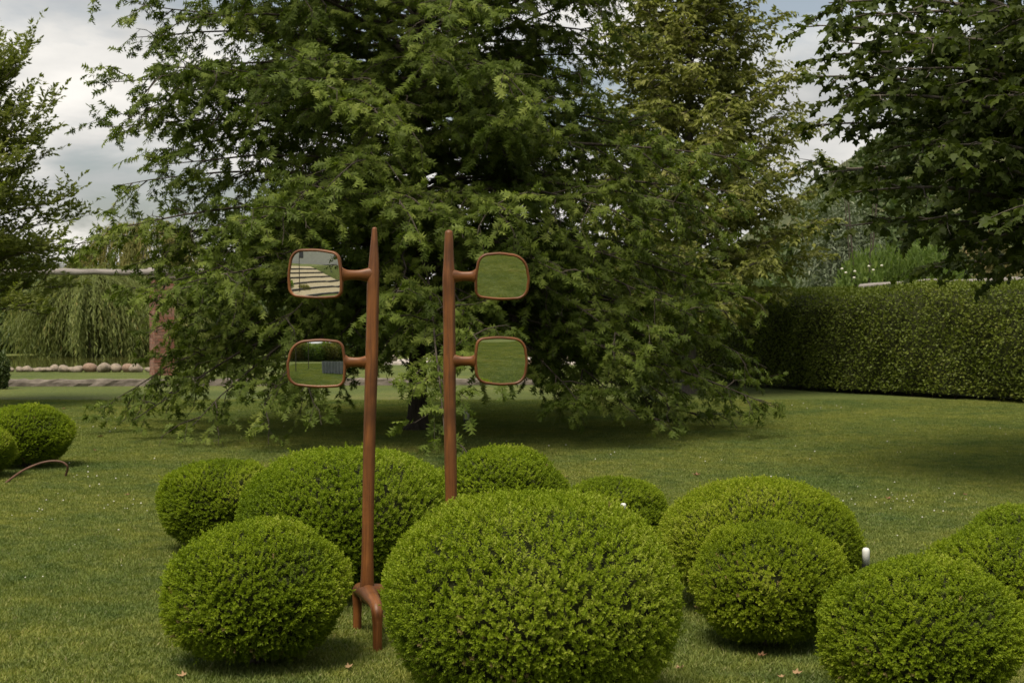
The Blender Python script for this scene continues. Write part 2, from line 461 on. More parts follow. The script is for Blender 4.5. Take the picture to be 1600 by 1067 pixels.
# leaf outlines: (x, y, z) with the stalk at the origin, tip at y = 1
def oak_leaf():
    """deeply cut leaf: narrow blade with three pairs of thin pointed lobes"""
    V = [(0, -0.12, 0), (0.075, 0.5, 0.0), (0, 1.08, -0.12), (-0.075, 0.5, 0.0)]
    Fc = [(0, 1, 2), (0, 2, 3)]
    for (y0, y1, tx, ty, tz) in ((0.04, 0.30, 0.32, 0.36, -0.05), (0.28, 0.60, 0.49, 0.68, -0.10), (0.57, 0.87, 0.31, 0.97, -0.10)):
        for sg in (1, -1):
            i = len(V)
            V += [(-0.01 * sg, y0, 0), (sg * tx, ty, tz), (-0.01 * sg, y1, 0)]
            Fc.append((i, i + 1, i + 2) if sg > 0 else (i, i + 2, i + 1))
    return np.array(V), np.array(Fc)


def maple_leaf():
    V = [(0, 0.0, 0), (0.30, 0.0, -0.05), (0.30, 0.22, 0), (0.52, 0.50, -0.10), (0.24, 0.58, 0), (0.0, 1.0, -0.12),
         (-0.24, 0.58, 0), (-0.52, 0.50, -0.10), (-0.30, 0.22, 0), (-0.30, 0.0, -0.05)]
    Fc = [(0, 1, 2), (0, 2, 8), (0, 8, 9), (2, 4, 6), (2, 6, 8), (2, 3, 4), (4, 5, 6), (6, 7, 8)]
    return np.array(V), np.array(Fc)


def oval_leaf(w=0.5, fold=0.08):
    V = [(0, 0, 0), (w * 0.5, 0.42, fold), (0, 1.0, -0.06), (-w * 0.5, 0.42, fold)]
    return np.array(V), np.array([(0, 1, 2), (0, 2, 3)])


def scatter(leaf, P, T, Nn, S, rnd):
    """copy the leaf outline to every base P with tip direction T and face normal N"""
    LV, LF = leaf
    T = unit(T)
    Nn = unit(Nn - T * (Nn * T).sum(-1, keepdims=True))
    Bn = np.cross(T, Nn)
    V = P[:, None, :] + S[:, None, None] * (LV[None, :, 0:1] * Bn[:, None, :] + LV[None, :, 1:2] * T[:, None, :] + LV[None, :, 2:3] * Nn[:, None, :])
    m = len(LV)
    Fc = (np.arange(len(P)) * m)[:, None, None] + LF[None]
    return V.reshape(-1, 3), Fc.reshape(-1, LF.shape[1]), np.repeat(rnd, m)


def poly_at(P, t):
    """points on polylines P (B,n,3) at parameters t (B,k)"""
    B, n, _ = P.shape
    f = np.clip(t, 0, 0.9999) * (n - 1)
    i = f.astype(int); w = (f - i)[..., None]
    b = np.arange(B)[:, None]
    return P[b, i] * (1 - w) + P[b, i + 1] * w, unit(P[b, i + 1] - P[b, i])


UP = np.array([0, 0, 1.0])


def side_branches(rng, P, tmin, step, lens, ang, lfun, droop, n=5, wig=0.06, elev=(-0.12, 0.28)):
    """children along polylines P, alternating left and right; returns polylines and parameter along parent"""
    starts, dirs, L, par = [], [], [], []
    for b in range(len(P)):
        k = max(2, int(lens[b] * (1 - tmin) / step))
        t = tmin + (1 - tmin) * (np.arange(k) + rng.uniform(0, 0.8, k)) / k
        p, T = poly_at(P[b:b + 1], t[None]); p, T = p[0], T[0]
        side = np.where(np.arange(k) % 2 == 0, 1.0, -1.0)
        a = rng.uniform(ang[0], ang[1], k) * side
        ca, sa = np.cos(a), np.sin(a)
        d = np.stack([T[:, 0] * ca - T[:, 1] * sa, T[:, 0] * sa + T[:, 1] * ca, T[:, 2] * 0.6 + rng.uniform(elev[0], elev[1], k)], -1)
        starts.append(p); dirs.append(unit(d)); L.append(lfun(t, k)); par.append(t)
    p0 = np.concatenate(starts); d = np.concatenate(dirs); L = np.concatenate(L)
    s = np.linspace(0, 1, n)
    Q = p0[:, None, :] + d[:, None, :] * (L[:, None] * s)[..., None]
    Q[..., 2] -= droop * L[:, None] * s ** 2
    w = rng.normal(0, wig, Q.shape) * L[:, None, None] * s[None, :, None]
    return Q + w, L


def foliage(rng, tw, L, k, size, leaf, splay=0.8, upn=0.75, rnoise=0.6, drop=0.2, jitter=0.3, out_c=None, outn=0.0):
    B = len(tw)
    t = np.linspace(0.2, 1.0, k)[None] + rng.uniform(-0.08, 0.08, (B, k))
    p, T = poly_at(tw, t)
    side = np.where(np.arange(k) % 2 == 0, 1.0, -1.0)[None, :, None] * np.ones((B, 1, 1))
    side[:, -1] *= 0.15
    perp = unit(np.cross(T, UP + 0 * T))
    d = T * 0.55 + perp * side * splay + rng.normal(0, jitter, T.shape)
    d[..., 2] -= drop
    n = rng.normal(0, rnoise, T.shape); n[..., 2] += upn
    if out_c is not None:
        o = p - out_c; o[..., 2] *= 0.3
        n += unit(o) * outn
    P = p.reshape(-1, 3); D = d.reshape(-1, 3); Nn = n.reshape(-1, 3)
    S = size * rng.uniform(0.65, 1.25, len(P))
    slow = 0.16 * np.sin(p.reshape(-1, 3) @ np.array([1.7, 1.1, 2.3]) + 1.0) * np.sin(p.reshape(-1, 3) @ np.array([-1.2, 1.9, 1.6]))
    tone = np.repeat(np.clip(rng.normal(0.45, 0.17, B), 0, 1), k) + slow + rng.normal(0, 0.12, len(P))
    return P, D, Nn, S, np.clip(tone, 0, 1)


def make_tree(name, loc, limbs, limb_r, trunk, seed, leaf, leaf_mat_, bark, size, sec_step=0.33, sec_len=(0.5, 1.3), tw_step=0.16,
              tw_len=(0.22, 0.42), k=8, sec_droop=0.22, tw_droop=0.25, tmin=0.18, solo=0, leaf_name='leaf', elev=(-0.3, 0.4), twigs=True, **fk):
    """limbs (B,n,3) local to loc; trunk = (pts, radii)"""
    rng = np.random.default_rng(seed)
    root = empty(name, loc)
    ln = np.linalg.norm(np.diff(limbs, axis=1), axis=2).sum(1)
    sec, sL = side_branches(rng, limbs, tmin, sec_step, ln, (0.6, 1.15),
                            lambda t, kk: rng.uniform(sec_len[0], sec_len[1], kk) * (1.25 - 0.75 * t), sec_droop, elev=elev)
    tw, tL = side_branches(rng, np.concatenate([sec, limbs[:, -5:]]), 0.12, tw_step, np.concatenate([sL, ln * 0.3]), (0.5, 1.2),
                           lambda t, kk: rng.uniform(tw_len[0], tw_len[1], kk), tw_droop, n=3, wig=0.07, elev=elev)
    V, Fq, G = sweep(trunk[0], trunk[1], 12, 4)
    link('trunk', mesh_np(name + '_trunk', V, Fq, bark, smooth=True), root)
    n = limbs.shape[1]
    r = limb_r[:, None] * np.linspace(1, 0.14, n)[None]
    a = tubes(limbs, r, 6)
    b = tubes(sec, (0.009 + 0.006 * sL)[:, None] * np.linspace(1, 0.3, sec.shape[1])[None], 3)
    c = tubes(tw[:, ::2], np.full((len(tw), 1), 0.0035) * np.array([[1, 0.5]]), 3)
    V, Q = join([a, b, c] if twigs else [a, b])
    tag(link('branches', mesh_np(name + '_branches', V, Q, bark, smooth=True), root), kind='stuff')
    P, D, Nn, S, rn = foliage(rng, tw, tL, k, size, leaf, **fk)
    keep = P[:, 2] > 0.12
    P, D, Nn, S, rn = P[keep], D[keep], Nn[keep], S[keep], rn[keep]
    if solo:
        W = P + np.array(loc)
        sx = W[:, 0] / W[:, 1] * F + 800; sy = HOR - (W[:, 2] - EYE) / W[:, 1] * F
        inside = (sx > 5) & (sx < 1595) & (sy > 5) & (sy < 1060)
        score = np.where(inside, S / W[:, 1], 0)
        order = np.argsort(-score)[:solo]
        V, Fc, rr = scatter(leaf, np.zeros((1, 3)), np.array([[0, 1.0, 0]]), np.array([[0, 0, 1.0]]), np.ones(1), np.ones(1))
        vars_ = [mesh_np(leaf_name, V, Fc, leaf_mat_, rnd=np.full(len(V), q)) for q in (0.3, 0.5, 0.7, 0.9)]
        for i in order:
            o = link('leaf', vars_[min(3, int(max(0, rn[i] - 0.15) / 0.2))], root)
            T = D[i] / np.linalg.norm(D[i]); n_ = Nn[i] - T * np.dot(Nn[i], T); n_ /= np.linalg.norm(n_)
            Bn = np.cross(T, n_)
            mt = Matrix(((Bn[0], T[0], n_[0], P[i][0]), (Bn[1], T[1], n_[1], P[i][1]), (Bn[2], T[2], n_[2], P[i][2]), (0, 0, 0, 1)))
            o.matrix_local = mt @ Matrix.Scale(float(S[i]), 4)
        mask = np.ones(len(P), bool); mask[order] = False
        P, D, Nn, S, rn = P[mask], D[mask], Nn[mask], S[mask], rn[mask]
    V, Fc, rr = scatter(leaf, P, D, Nn, S, rn)
    tag(link('crown', mesh_np(name + '_crown', V, Fc, leaf_mat_, rnd=rr), root), kind='stuff')
    print(name, 'leaves', len(P), 'tris', len(Fc))
    return root


# ------------------------------------------------------------------ ground, water, paths
def grid(name, x0, x1, y0, y1, nx, ny, zf, mat):
    xs = np.linspace(x0, x1, nx); ys = np.linspace(y0, y1, ny)
    gx, gy = np.meshgrid(xs, ys)
    V = np.stack([gx, gy, zf(gx, gy)], -1).reshape(-1, 3)
    i = np.arange(nx * ny).reshape(ny, nx)
    Q = np.stack([i[:-1, :-1], i[:-1, 1:], i[1:, 1:], i[1:, :-1]], -1).reshape(-1, 4)
    return tag(link(name, mesh_np(name, V, Q, mat, smooth=True)), kind='structure')


grid('lawn', -900, 900, -500, 1500, 60, 60, lambda x, y: 0 * x, M['lawn'])['label'] = 'mown green lawn spreading round the clipped box balls and the oak'


def blob_sheet(name, cx, cy, rx, ry, z, mat, seed, wob=0.12, n=64):
    rng = np.random.default_rng(seed)
    a = np.linspace(0, 2 * np.pi, n, endpoint=False)
    r = 1 + sum(wob / k * np.sin(k * a + rng.uniform(0, 6)) for k in (2, 3, 5))
    V = np.stack([cx + rx * r * np.cos(a), cy + ry * r * np.sin(a), np.full(n, z)], -1)
    return tag(link(name, mesh_np(name, V, [tuple(range(n))], mat)), kind='structure')


blob_sheet('pond', -20.5, 57.6, 9.5, 10.2, 0.006, M['water'], 3, 0.05)['label'] = 'olive green pond water behind the row of stones'
blob_sheet('path', 4.2, 60, 9.0, 5.5, 0.005, M['paving'], 8, 0.06)['label'] = 'pale paved path seen beneath the oak branches'

# hill on the right behind the hedge, and a low ridge far behind the pond
hz = np.random.default_rng(2)
def hill_z(x, y):
    u = np.clip((x - 12) / 60, 0, 1); v = np.clip((y - 95) / 70, 0, 1)
    s = u * u * (3 - 2 * u); t = v * v * (3 - 2 * v)
    return -0.4 + 34 * s * t + 0.8 * np.sin(x * 0.21) * np.cos(y * 0.17) * s * t
grid('hill', 8, 170, 92, 260, 60, 50, hill_z, M['hill'])['label'] = 'wooded hillside rising behind the tall hedge'
grid('far_ridge', -520, 260, 640, 900, 60, 20, lambda x, y: -1 + 46 * np.sin(np.clip((y - 640) / 260, 0, 1) * np.pi) * (0.7 + 0.25 * np.sin(x * 0.013) + 0.12 * np.sin(x * 0.041 + 1)), M['hill'])['label'] = 'low distant ridge behind the pond'
# bank behind the photographer, seen only in the mirrors
def bank_z(x, y):
    u = np.clip((-20 - y) / 12, 0, 1)
    return -0.05 + 3.4 * u * u * (3 - 2 * u)
grid('bank', -60, 30, -70, -19.0, 40, 30, bank_z, M['lawn'])['label'] = 'grassy bank behind the camera reflected in the mirrors'

# grass blades: uncountable, one object; patches of blades set on points over the near lawn
def grass():
    rng = np.random.default_rng(11)
    patches = []
    for v in range(3):
        n = 1900
        r = 0.42 * np.sqrt(rng.uniform(0, 1, n)); a = rng.uniform(0, 2 * np.pi, n)
        P = np.stack([r * np.cos(a), r * np.sin(a), np.zeros(n)], -1)
        lean = rng.normal(0, 1.1, (n, 2))
        h = rng.uniform(0.011, 0.032, n)
        T = np.stack([lean[:, 0], lean[:, 1], np.ones(n)], -1)
        Nn = rng.normal(0, 0.6, (n, 3)); Nn[:, 2] += 0.9
        LV = np.array([(-0.11, 0, 0), (0.11, 0, 0), (0.08, 0.6, 0.06), (0, 1, 0.2)]); LF = np.array([(0, 1, 2), (0, 2, 3)])
        V, Fc, rr = scatter((LV, LF), P, T, Nn, h, np.clip(rng.beta(2, 3, n) + 0.1 * rng.normal(0, 1, n), 0, 1))
        me = mesh_np('grass_patch', V, Fc, M['grass'], rnd=rr)
        patches.append(bpy.data.objects.new('grass_patch', me))
    pts = []
    y = 4.3
    while y < 30:
        step = 0.30 + 0.006 * max(0, y - 8)
        half = 0.40 * y + 0.6
        for x in np.arange(-half, half, step):
            pts.append((x + rng.uniform(-.15, .15), y + rng.uniform(-.15, .15), 0))
        y += step
    for yy in np.arange(-15.0, 4.3, 0.5):
        for x in np.arange(-5.5, 13.0, 0.5):
            pts.append((x + rng.uniform(-.15, .15), yy + rng.uniform(-.15, .15), 0))
    me = bpy.data.meshes.new('grass')
    me.from_pydata(pts, [], [])
    o = tag(link('grass', me), 'short mown grass blades of the lawn', 'grass', kind='stuff')
    g = bpy.data.node_groups.new('grass_scatter', 'GeometryNodeTree')
    g.interface.new_socket('Geometry', in_out='INPUT', socket_type='NodeSocketGeometry')
    g.interface.new_socket('Geometry', in_out='OUTPUT', socket_type='NodeSocketGeometry')
    gi = g.nodes.new('NodeGroupInput'); go = g.nodes.new('NodeGroupOutput')
    jn = g.nodes.new('GeometryNodeGeometryToInstance')
    for p in patches:
        oi = g.nodes.new('GeometryNodeObjectInfo'); oi.inputs[0].default_value = p
        g.links.new(oi.outputs['Geometry'], jn.inputs[0])
    iop = g.nodes.new('GeometryNodeInstanceOnPoints')
    iop.inputs['Pick Instance'].default_value = False
    rv = g.nodes.new('FunctionNodeRandomValue'); rv.data_type = 'FLOAT'
    rv.inputs[2].default_value = 0; rv.inputs[3].default_value = 6.283
    cx = g.nodes.new('ShaderNodeCombineXYZ'); g.links.new(rv.outputs[1], cx.inputs[2])
    rs = g.nodes.new('FunctionNodeRandomValue'); rs.data_type = 'FLOAT'; rs.inputs[2].default_value = 0.8; rs.inputs[3].default_value = 1.25; rs.inputs['Seed'].default_value = 5
    return o, g, gi, go, iop, cx, rs, patches, pts


def finish_grass():
    o, g, gi, go, iop, cx, rs, patches, pts = grass()
    # three sets of points, one for each patch
    idx = g.nodes.new('GeometryNodeInputIndex')
    for nd in [n for n in g.nodes if n.bl_idname in ('GeometryNodeGeometryToInstance', 'GeometryNodeInstanceOnPoints', 'GeometryNodeObjectInfo')]:
        g.nodes.remove(nd)
    jo = g.nodes.new('GeometryNodeJoinGeometry')
    for v, p in enumerate(patches):
        oi = g.nodes.new('GeometryNodeObjectInfo'); oi.inputs[0].default_value = p
        md = g.nodes.new('ShaderNodeMath'); md.operation = 'MODULO'; md.inputs[1].default_value = 3
        g.links.new(idx.outputs[0], md.inputs[0])
        cp = g.nodes.new('ShaderNodeMath'); cp.operation = 'COMPARE'; cp.inputs[1].default_value = v; cp.inputs[2].default_value = 0.1
        g.links.new(md.outputs[0], cp.inputs[0])
        ip = g.nodes.new('GeometryNodeInstanceOnPoints')
        g.links.new(gi.outputs[0], ip.inputs['Points']); g.links.new(cp.outputs[0], ip.inputs['Selection'])
        g.links.new(oi.outputs['Geometry'], ip.inputs['Instance'])
        g.links.new(cx.outputs[0], ip.inputs['Rotation']); g.links.new(rs.outputs[1], ip.inputs['Scale'])
        g.links.new(ip.outputs[0], jo.inputs[0])
    g.links.new(jo.outputs[0], go.inputs[0])
    md = o.modifiers.new('scatter', 'NODES'); md.node_group = g
    return o


finish_grass()

# ------------------------------------------------------------------ pin oak
OAK = (X(652, 22), 22.0, 0.0)


def limb_path(rng, z0, azm, R, e0, droop, n=10, wob=0.05):
    t = np.linspace(0, 1, n)
    a = azm + rng.normal(0, 0.10) * t + rng.normal(0, 0.05) * np.sin(t * 5)
    r = R * t
    z = z0 + R * (math.tan(e0) * t - droop * t ** 2) + np.cumsum(rng.normal(0, wob * 0.5, n)) * t
    return np.stack([r * np.cos(a), r * np.sin(a), np.maximum(z, 0.22)], -1)


def oak():
    rng = np.random.default_rng(5)
    limbs, rad = [], []
    nL = 185
    az = 0.4
    for i in range(nL):
        f = i / (nL - 1)
        z0 = 1.75 + 5.6 * (f / 0.84) ** 1.1 if f < 0.84 else 7.4 + 5.0 * (f - 0.84) / 0.16
        az += 2.39996 + rng.normal(0, 0.15)
        reach = 5.25 if z0 < 6.5 else 5.25 - (z0 - 6.5) * 0.62
        R = max(0.8, reach) * rng.uniform(0.80, 1.06)
        e0 = math.radians(np.interp(z0, [1.7, 3, 6, 12.5], [-4, 4, 14, 48]) + rng.normal(0, 8))
        droop = np.interp(z0, [1.7, 3.0, 6, 12], [0.20, 0.20, 0.17, 0.06]) + rng.normal(0, 0.03)
        toward = math.cos(az - math.radians(-90))          # towards the camera
        if z0 < 3.1 and toward > 0.80: continue
        zend = z0 + R * (math.tan(e0) - droop)
        if math.cos(az) < -0.75 and 0.9 < zend < 2.9: R *= 0.80
        if math.cos(az) > 0.45 and zend > 4.0: R *= 0.70
        if math.cos(az) < -0.6 and zend > 3.2: R *= 0.84
        limbs.append(limb_path(rng, z0, az, R, e0, droop)); rad.append(0.016 + 0.0045 * R)
    # low sweeping limbs seen on both flanks, and the one hanging in front of the trunk
    def aim(px, py, d, z0, sag=0.0, n=10):
        e = np.array([X(px, d) - OAK[0], d - OAK[1], Z(py, d)])
        s = np.array([0, 0, z0]); t = np.linspace(0, 1, n)[:, None]
        P = s + (e - s) * t
        P[:, 2] += sag * np.sin(np.pi * t[:, 0])
        P[:, :2] += rng.normal(0, 0.04, (n, 2)) * t
        limbs.append(P); rad.append(0.034)
    for a in ((150, 640, 21.5, 2.2, .35), (215, 655, 20, 2.0, .4), (300, 665, 19, 2.1, .45), (400, 640, 18.3, 2.1, .4), (470, 610, 18, 2.3, .35),
              (90, 385, 22, 3.0, .2), (150, 130, 21, 5.0, .25), (165, 200, 22, 4.4, .25), (210, 60, 21.5, 5.6, .3), (180, 290, 21, 3.6, .3),
              (920, 640, 18.5, 2.0, .4), (1000, 655, 18.6, 2.0, .45), (1065, 640, 20, 2.1, .4), (1130, 590, 21, 2.3, .35), (1200, 575, 22, 2.5, .4),
              (1180, 470, 22.5, 3.0, .3), (1140, 380, 21, 3.5, .3), (1050, 230, 21.5, 4.3, .3), (980, 60, 21, 5.8, .3), (1090, 330, 21, 3.6, .3), (694, 690, 15.4, 2.9, .55), (760, 585, 16.5, 2.6, .4),
              (580, 175, 17.0, 4.2, .3), (680, 90, 17.2, 5.2, .3), (790, 110, 17.0, 5.0, .3), (800, 330, 16.8, 3.2, .3), (620, 320, 16.8, 3.2, .3), (500, 330, 17.4, 3.2, .3), (840, 180, 17.6, 4.2, .3),
              (240, 120, 20, 5.0, .3), (280, 30, 20, 5.8, .3), (430, 510, 18.0, 2.6, .3), (620, 470, 17.0, 3.0, .3), (880, 430, 17.5, 2.8, .3), (960, 330, 18.0, 3.4, .3)):
        aim(*a)
    tp = [(0, 0, -0.05), (0, 0, 0.12), (0.01, 0, 0.5), (0.0, 0.02, 2.0), (0.03, 0, 5.0), (0.0, 0.03, 9.0), (0, 0, 13.0)]
    tr = [0.26, 0.185, 0.145, 0.130, 0.105, 0.06, 0.015]
    root = make_tree('oak_tree', OAK, np.array(limbs), np.array(rad), (tp, tr), 21, oak_leaf(), M['oak_leaf'], M['bark'], 0.124,
                     sec_step=0.31, sec_len=(0.5, 1.2), tw_step=0.135, tw_len=(0.18, 0.42), k=12, solo=300, leaf_name='oak_leaf', elev=(-0.75, 0.75),
                     upn=0.5, rnoise=0.5, out_c=np.array([0, 0, 4.0]), outn=0.75, drop=0.35)
    tag(root, 'large dark green oak with spiky lobed leaves and drooping lower branches', 'tree')


oak()


# ------------------------------------------------------------------ maple at the right edge
def maple():
    loc = (X(1765, 15.5), 15.5, 0)
    rng = np.random.default_rng(9)
    limbs, rad = [], []
    az = 0
    for i in range(66):
        f = i / 65
        z0 = 2.2 + 5.6 * f
        az += 2.39996 + rng.normal(0, 0.2)
        if math.cos(az) > 0.2 and i % 5 < 3: continue
        R = (3.55 - 1.2 * max(0, z0 - 4.5) / 3.3) * rng.uniform(0.8, 1.05)
        e0 = math.radians(np.interp(z0, [2, 4, 8], [14, 26, 55]))
        limbs.append(limb_path(rng, z0, az, R, e0, np.interp(z0, [2, 4, 8], [0.24, 0.16, 0.05]))); rad.append(0.028 + 0.006 * R)
    for px, py, d, z0 in ((1225, 40, 15, 4.2), (1215, 120, 15, 3.8), (1230, 195, 15.2, 3.4), (1240, 270, 15.4, 3.0), (1290, 300, 14.2, 2.8), (1390, 345, 14, 2.6), (1480, 380, 14, 2.5), (1545, 415, 13.8, 2.4), (1600, 425, 13.6, 2.4),
                          (1300, 150, 13.5, 3.6), (1400, 60, 13, 4.2), (1420, 230, 13, 3.2), (1530, 150, 12.6, 3.6), (1560, 320, 12.6, 2.8), (1250, 5, 14, 4.8), (1480, 20, 12.8, 4.6), (1350, 230, 14.5, 3.2), (1500, 260, 14.5, 3.0), (1450, 130, 14.5, 3.8), (1570, 60, 12.4, 4.4), (1265, 85, 14.4, 4.2), (1320, 25, 13.6, 4.7), (1270, 150, 14.8, 3.8), (1360, 110, 13.6, 4.0), (1440, 180, 13.6, 3.6)):
        e = np.array([X(px + 45, d) - loc[0], d - loc[1], Z(py, d)]); s = np.array([0, 0, z0 - 0.5]); t = np.linspace(0, 1, 10)[:, None]
        P = s + (e - s) * t; P[:, 2] += 0.35 * np.sin(np.pi * t[:, 0]); limbs.append(P); rad.append(0.045)
    tp = [(0, 0, -0.05), (0, 0, 0.15), (0, 0, 0.6), (0.05, 0, 2.5), (0.0, 0.05, 5.0), (0, 0, 8.3)]
    root = make_tree('maple_tree', loc, np.array(limbs), np.array(rad), (tp, [0.26, 0.20, 0.16, 0.14, 0.09, 0.02]), 31, maple_leaf(), M['maple_leaf'], M['grey_bark'], 0.092,
                     sec_step=0.245, sec_len=(0.45, 0.95), tw_step=0.11, tw_len=(0.18, 0.36), k=9, twigs=False, solo=300, leaf_name='maple_leaf', upn=0.7, rnoise=0.5, drop=0.35)
    tag(root, 'dark leafy maple whose branches hang over the end of the tall hedge', 'tree')


maple()


# ------------------------------------------------------------------ conical tree behind the oak, small-leaved tree on the left
def cone_tree():
    loc = (X(1077, 33), 33.0, 0)
    rng = np.random.default_rng(15)
    limbs, rad = [], []
    az = 0
    for i in range(130):
        f = i / 129
        z0 = 1.3 + 10.2 * f
        az += 2.39996
        R = np.interp(z0, [1.3, 2.2, 4.2, 7, 9, 11.5], [2.4, 3.2, 3.0, 1.9, 1.3, 0.4]) * rng.uniform(0.8, 1.1)
        e0 = math.radians(np.interp(z0, [1.3, 5, 11], [18, 38, 62]))
        limbs.append(limb_path(rng, z0, az, R, e0, 0.12, n=8)); rad.append(0.012 + 0.004 * R)
    tp = [(0, 0, -0.05), (0, 0, 0.4), (0, 0, 3), (0, 0, 7), (0, 0, 12)]
    root = make_tree('conical_tree', loc, np.array(limbs), np.array(rad), (tp, [0.22, 0.16, 0.13, 0.08, 0.02]), 41, oval_leaf(0.5, 0.1), M['olive_leaf'], M['grey_bark'], 0.145,
                     sec_step=0.125, sec_len=(0.4, 0.95), tw_step=0.105, tw_len=(0.18, 0.38), k=8, twigs=False, elev=(-0.4, 0.6), upn=0.4, rnoise=0.6, drop=0.35, out_c=np.array([0, 0, 4.0]), outn=0.6)
    tag(root, 'tall olive green conical tree standing behind the oak, its trunk short and dark', 'tree')


cone_tree()


def ash_tree():
    loc = (X(-75, 28), 28.0, 0)
    rng = np.random.default_rng(16)
    limbs, rad = [], []
    az = 0
    for i in range(90):
        f = i / 89
        z0 = 1.8 + 4.3 * f
        az += 2.39996
        R = np.interp(z0, [1.9, 3.2, 5, 6.4], [2.3, 2.35, 1.5, 0.6]) * rng.uniform(0.75, 1.08)
        e0 = math.radians(np.interp(z0, [1.9, 4, 7], [6, 34, 62]) + rng.normal(0, 6))
        limbs.append(limb_path(rng, z0, az, R, e0, 0.10, n=8)); rad.append(0.010 + 0.004 * R)
    tp = [(0, 0, -0.05), (0, 0, 0.4), (0.05, 0, 2), (0, 0, 4.2), (0, 0, 6.6)]
    root = make_tree('ash_tree', loc, np.array(limbs), np.array(rad), (tp, [0.2, 0.14, 0.12, 0.08, 0.02]), 42, oval_leaf(0.42, 0.05), M['ash_leaf'], M['grey_bark'], 0.122,
                     sec_step=0.2, sec_len=(0.45, 0.95), tw_step=0.10, tw_len=(0.2, 0.45), k=15, twigs=False, elev=(-0.2, 0.6), sec_droop=-0.15, tw_droop=-0.15, upn=0.4, rnoise=0.7, drop=0.0, out_c=np.array([0, 0, 3.0]), outn=0.6)
    tag(root, 'airy small-leaved tree at the left edge beside the pergola log', 'tree')


ash_tree()


# ------------------------------------------------------------------ weeping willow and other far plants
def strands(rng, starts, dirs, length, arch, n=9, mound=False):
    s = np.linspace(0, 1, n)
    B = len(starts)
    out_ = s ** 0.75 if mound else 1 - np.exp(-3.2 * s)
    P = starts[:, None, :] + dirs[:, None, :] * (arch[:, None] * out_)[..., None]
    P[..., 2] += (arch[:, None] * 0.35) * np.sin(np.minimum(s * 2.2, np.pi / 2 * 1.2))[None] - length[:, None] * s ** 1.3
    P[..., :2] += np.cumsum(rng.normal(0, 0.025, (B, n, 2)), axis=1)
    return P


def weeping(name, label, loc, h, rad, n, leaf_m, seed, size, k=26, cat='tree', ground=0.1, w=0.16, spread=1.0, core=0.75):
    rng = np.random.default_rng(seed)
    root = empty(name, loc)
    a = rng.uniform(0, 2 * np.pi, n); q = np.sqrt(rng.uniform(0.0, 1, n))
    # foliage gathers in a few hanging curtains
    a = a + 0.22 * np.sin(7 * a + seed)
    st = np.stack([np.cos(a) * q * rad * core, np.sin(a) * q * rad * core, h * (1 - 0.42 * q ** 2) + rng.normal(0, 0.18, n)], -1)
    d = np.stack([np.cos(a), np.sin(a), 0 * a], -1)
    L = np.minimum(st[:, 2] - ground, rng.uniform(0.35, 1.0, n) * h) if core > 0.5 else (st[:, 2] - ground) * rng.uniform(0.75, 1.35, n)
    P = strands(rng, st, d, L, rng.uniform(0.1, 0.35, n) * rad * spread if core > 0.5 else rng.uniform(0.1, 1.0, n) * rad, mound=core < 0.5)
    P[..., 2] = np.maximum(P[..., 2], ground)
    t = np.linspace(0.02, 1, k)[None] + rng.uniform(-.02, .02, (n, k))
    p, T = poly_at(P, t)
    dd = T * 0.8 + rng.normal(0, 0.35, T.shape); dd[..., 2] -= 0.5
    nn = rng.normal(0, 0.5, T.shape) + unit(p * np.array([1, 1, 0.1])) * 0.8; nn[..., 2] += 0.3
    tone = np.repeat(np.clip(rng.normal(0.45, 0.22, n), 0, 1), k) + rng.normal(0, 0.1, n * k)
    V, Fc, rr = scatter(oval_leaf(w, 0.03), p.reshape(-1, 3), dd.reshape(-1, 3), nn.reshape(-1, 3), size * rng.uniform(0.7, 1.3, n * k), np.clip(tone, 0, 1))
    tag(link('crown', mesh_np(name + '_crown', V, Fc, leaf_m, rnd=rr), root), kind='stuff')
    V, Fq, _ = sweep([(0, 0, -0.05), (0.05, 0, h * 0.3), (-0.05, 0.05, h * 0.6), (0, 0, h * 0.95)], [h * 0.045, h * 0.035, h * 0.028, h * 0.01], 8, 3)
    link('trunk', mesh_np(name + '_trunk', V, Fq, M['grey_bark'], smooth=True), root)
    tag(root, label, cat)
    return root


weeping('willow_tree', 'weeping willow trailing its curtain of branches into the pond', (X(138, 66), 66.5, 0), 4.0, 3.7, 1900, M['willow_leaf'], 51, 0.28, 26, core=0.28)
weeping('willow_tree', 'second willow mound close beside the brick pier', (X(225, 68), 68.5, 0), 4.4, 3.0, 1100, M['willow_leaf'], 55, 0.28, 24, core=0.28)
weeping('willow_tree', 'taller straw-tinged weeping tree rising behind the pergola log', (X(225, 84), 84, 0), 7.6, 5.5, 900, M['tan_leaf'], 52, 0.40, 24)
def lump_points(rng, n, rx, ry, rz, lumps=9, shell=0.35):
    """points near the skin of several overlapping lumps, z from 0 up; returns points and outward normals"""
    c = np.stack([rng.uniform(-0.55, 0.55, lumps) * rx, rng.uniform(-0.55, 0.55, lumps) * ry, rng.uniform(0.25, 0.72, lumps) * rz], -1)
    r = rng.uniform(0.32, 0.5, lumps)
    which = rng.integers(0, lumps, n)
    d = unit(rng.normal(0, 1, (n, 3)))
    rad = (1 - shell * rng.uniform(0, 1, n) ** 2)
    P = c[which] + d * (r[which] * rad)[:, None] * np.array([rx, ry, rz]) * 1.15
    return P, d


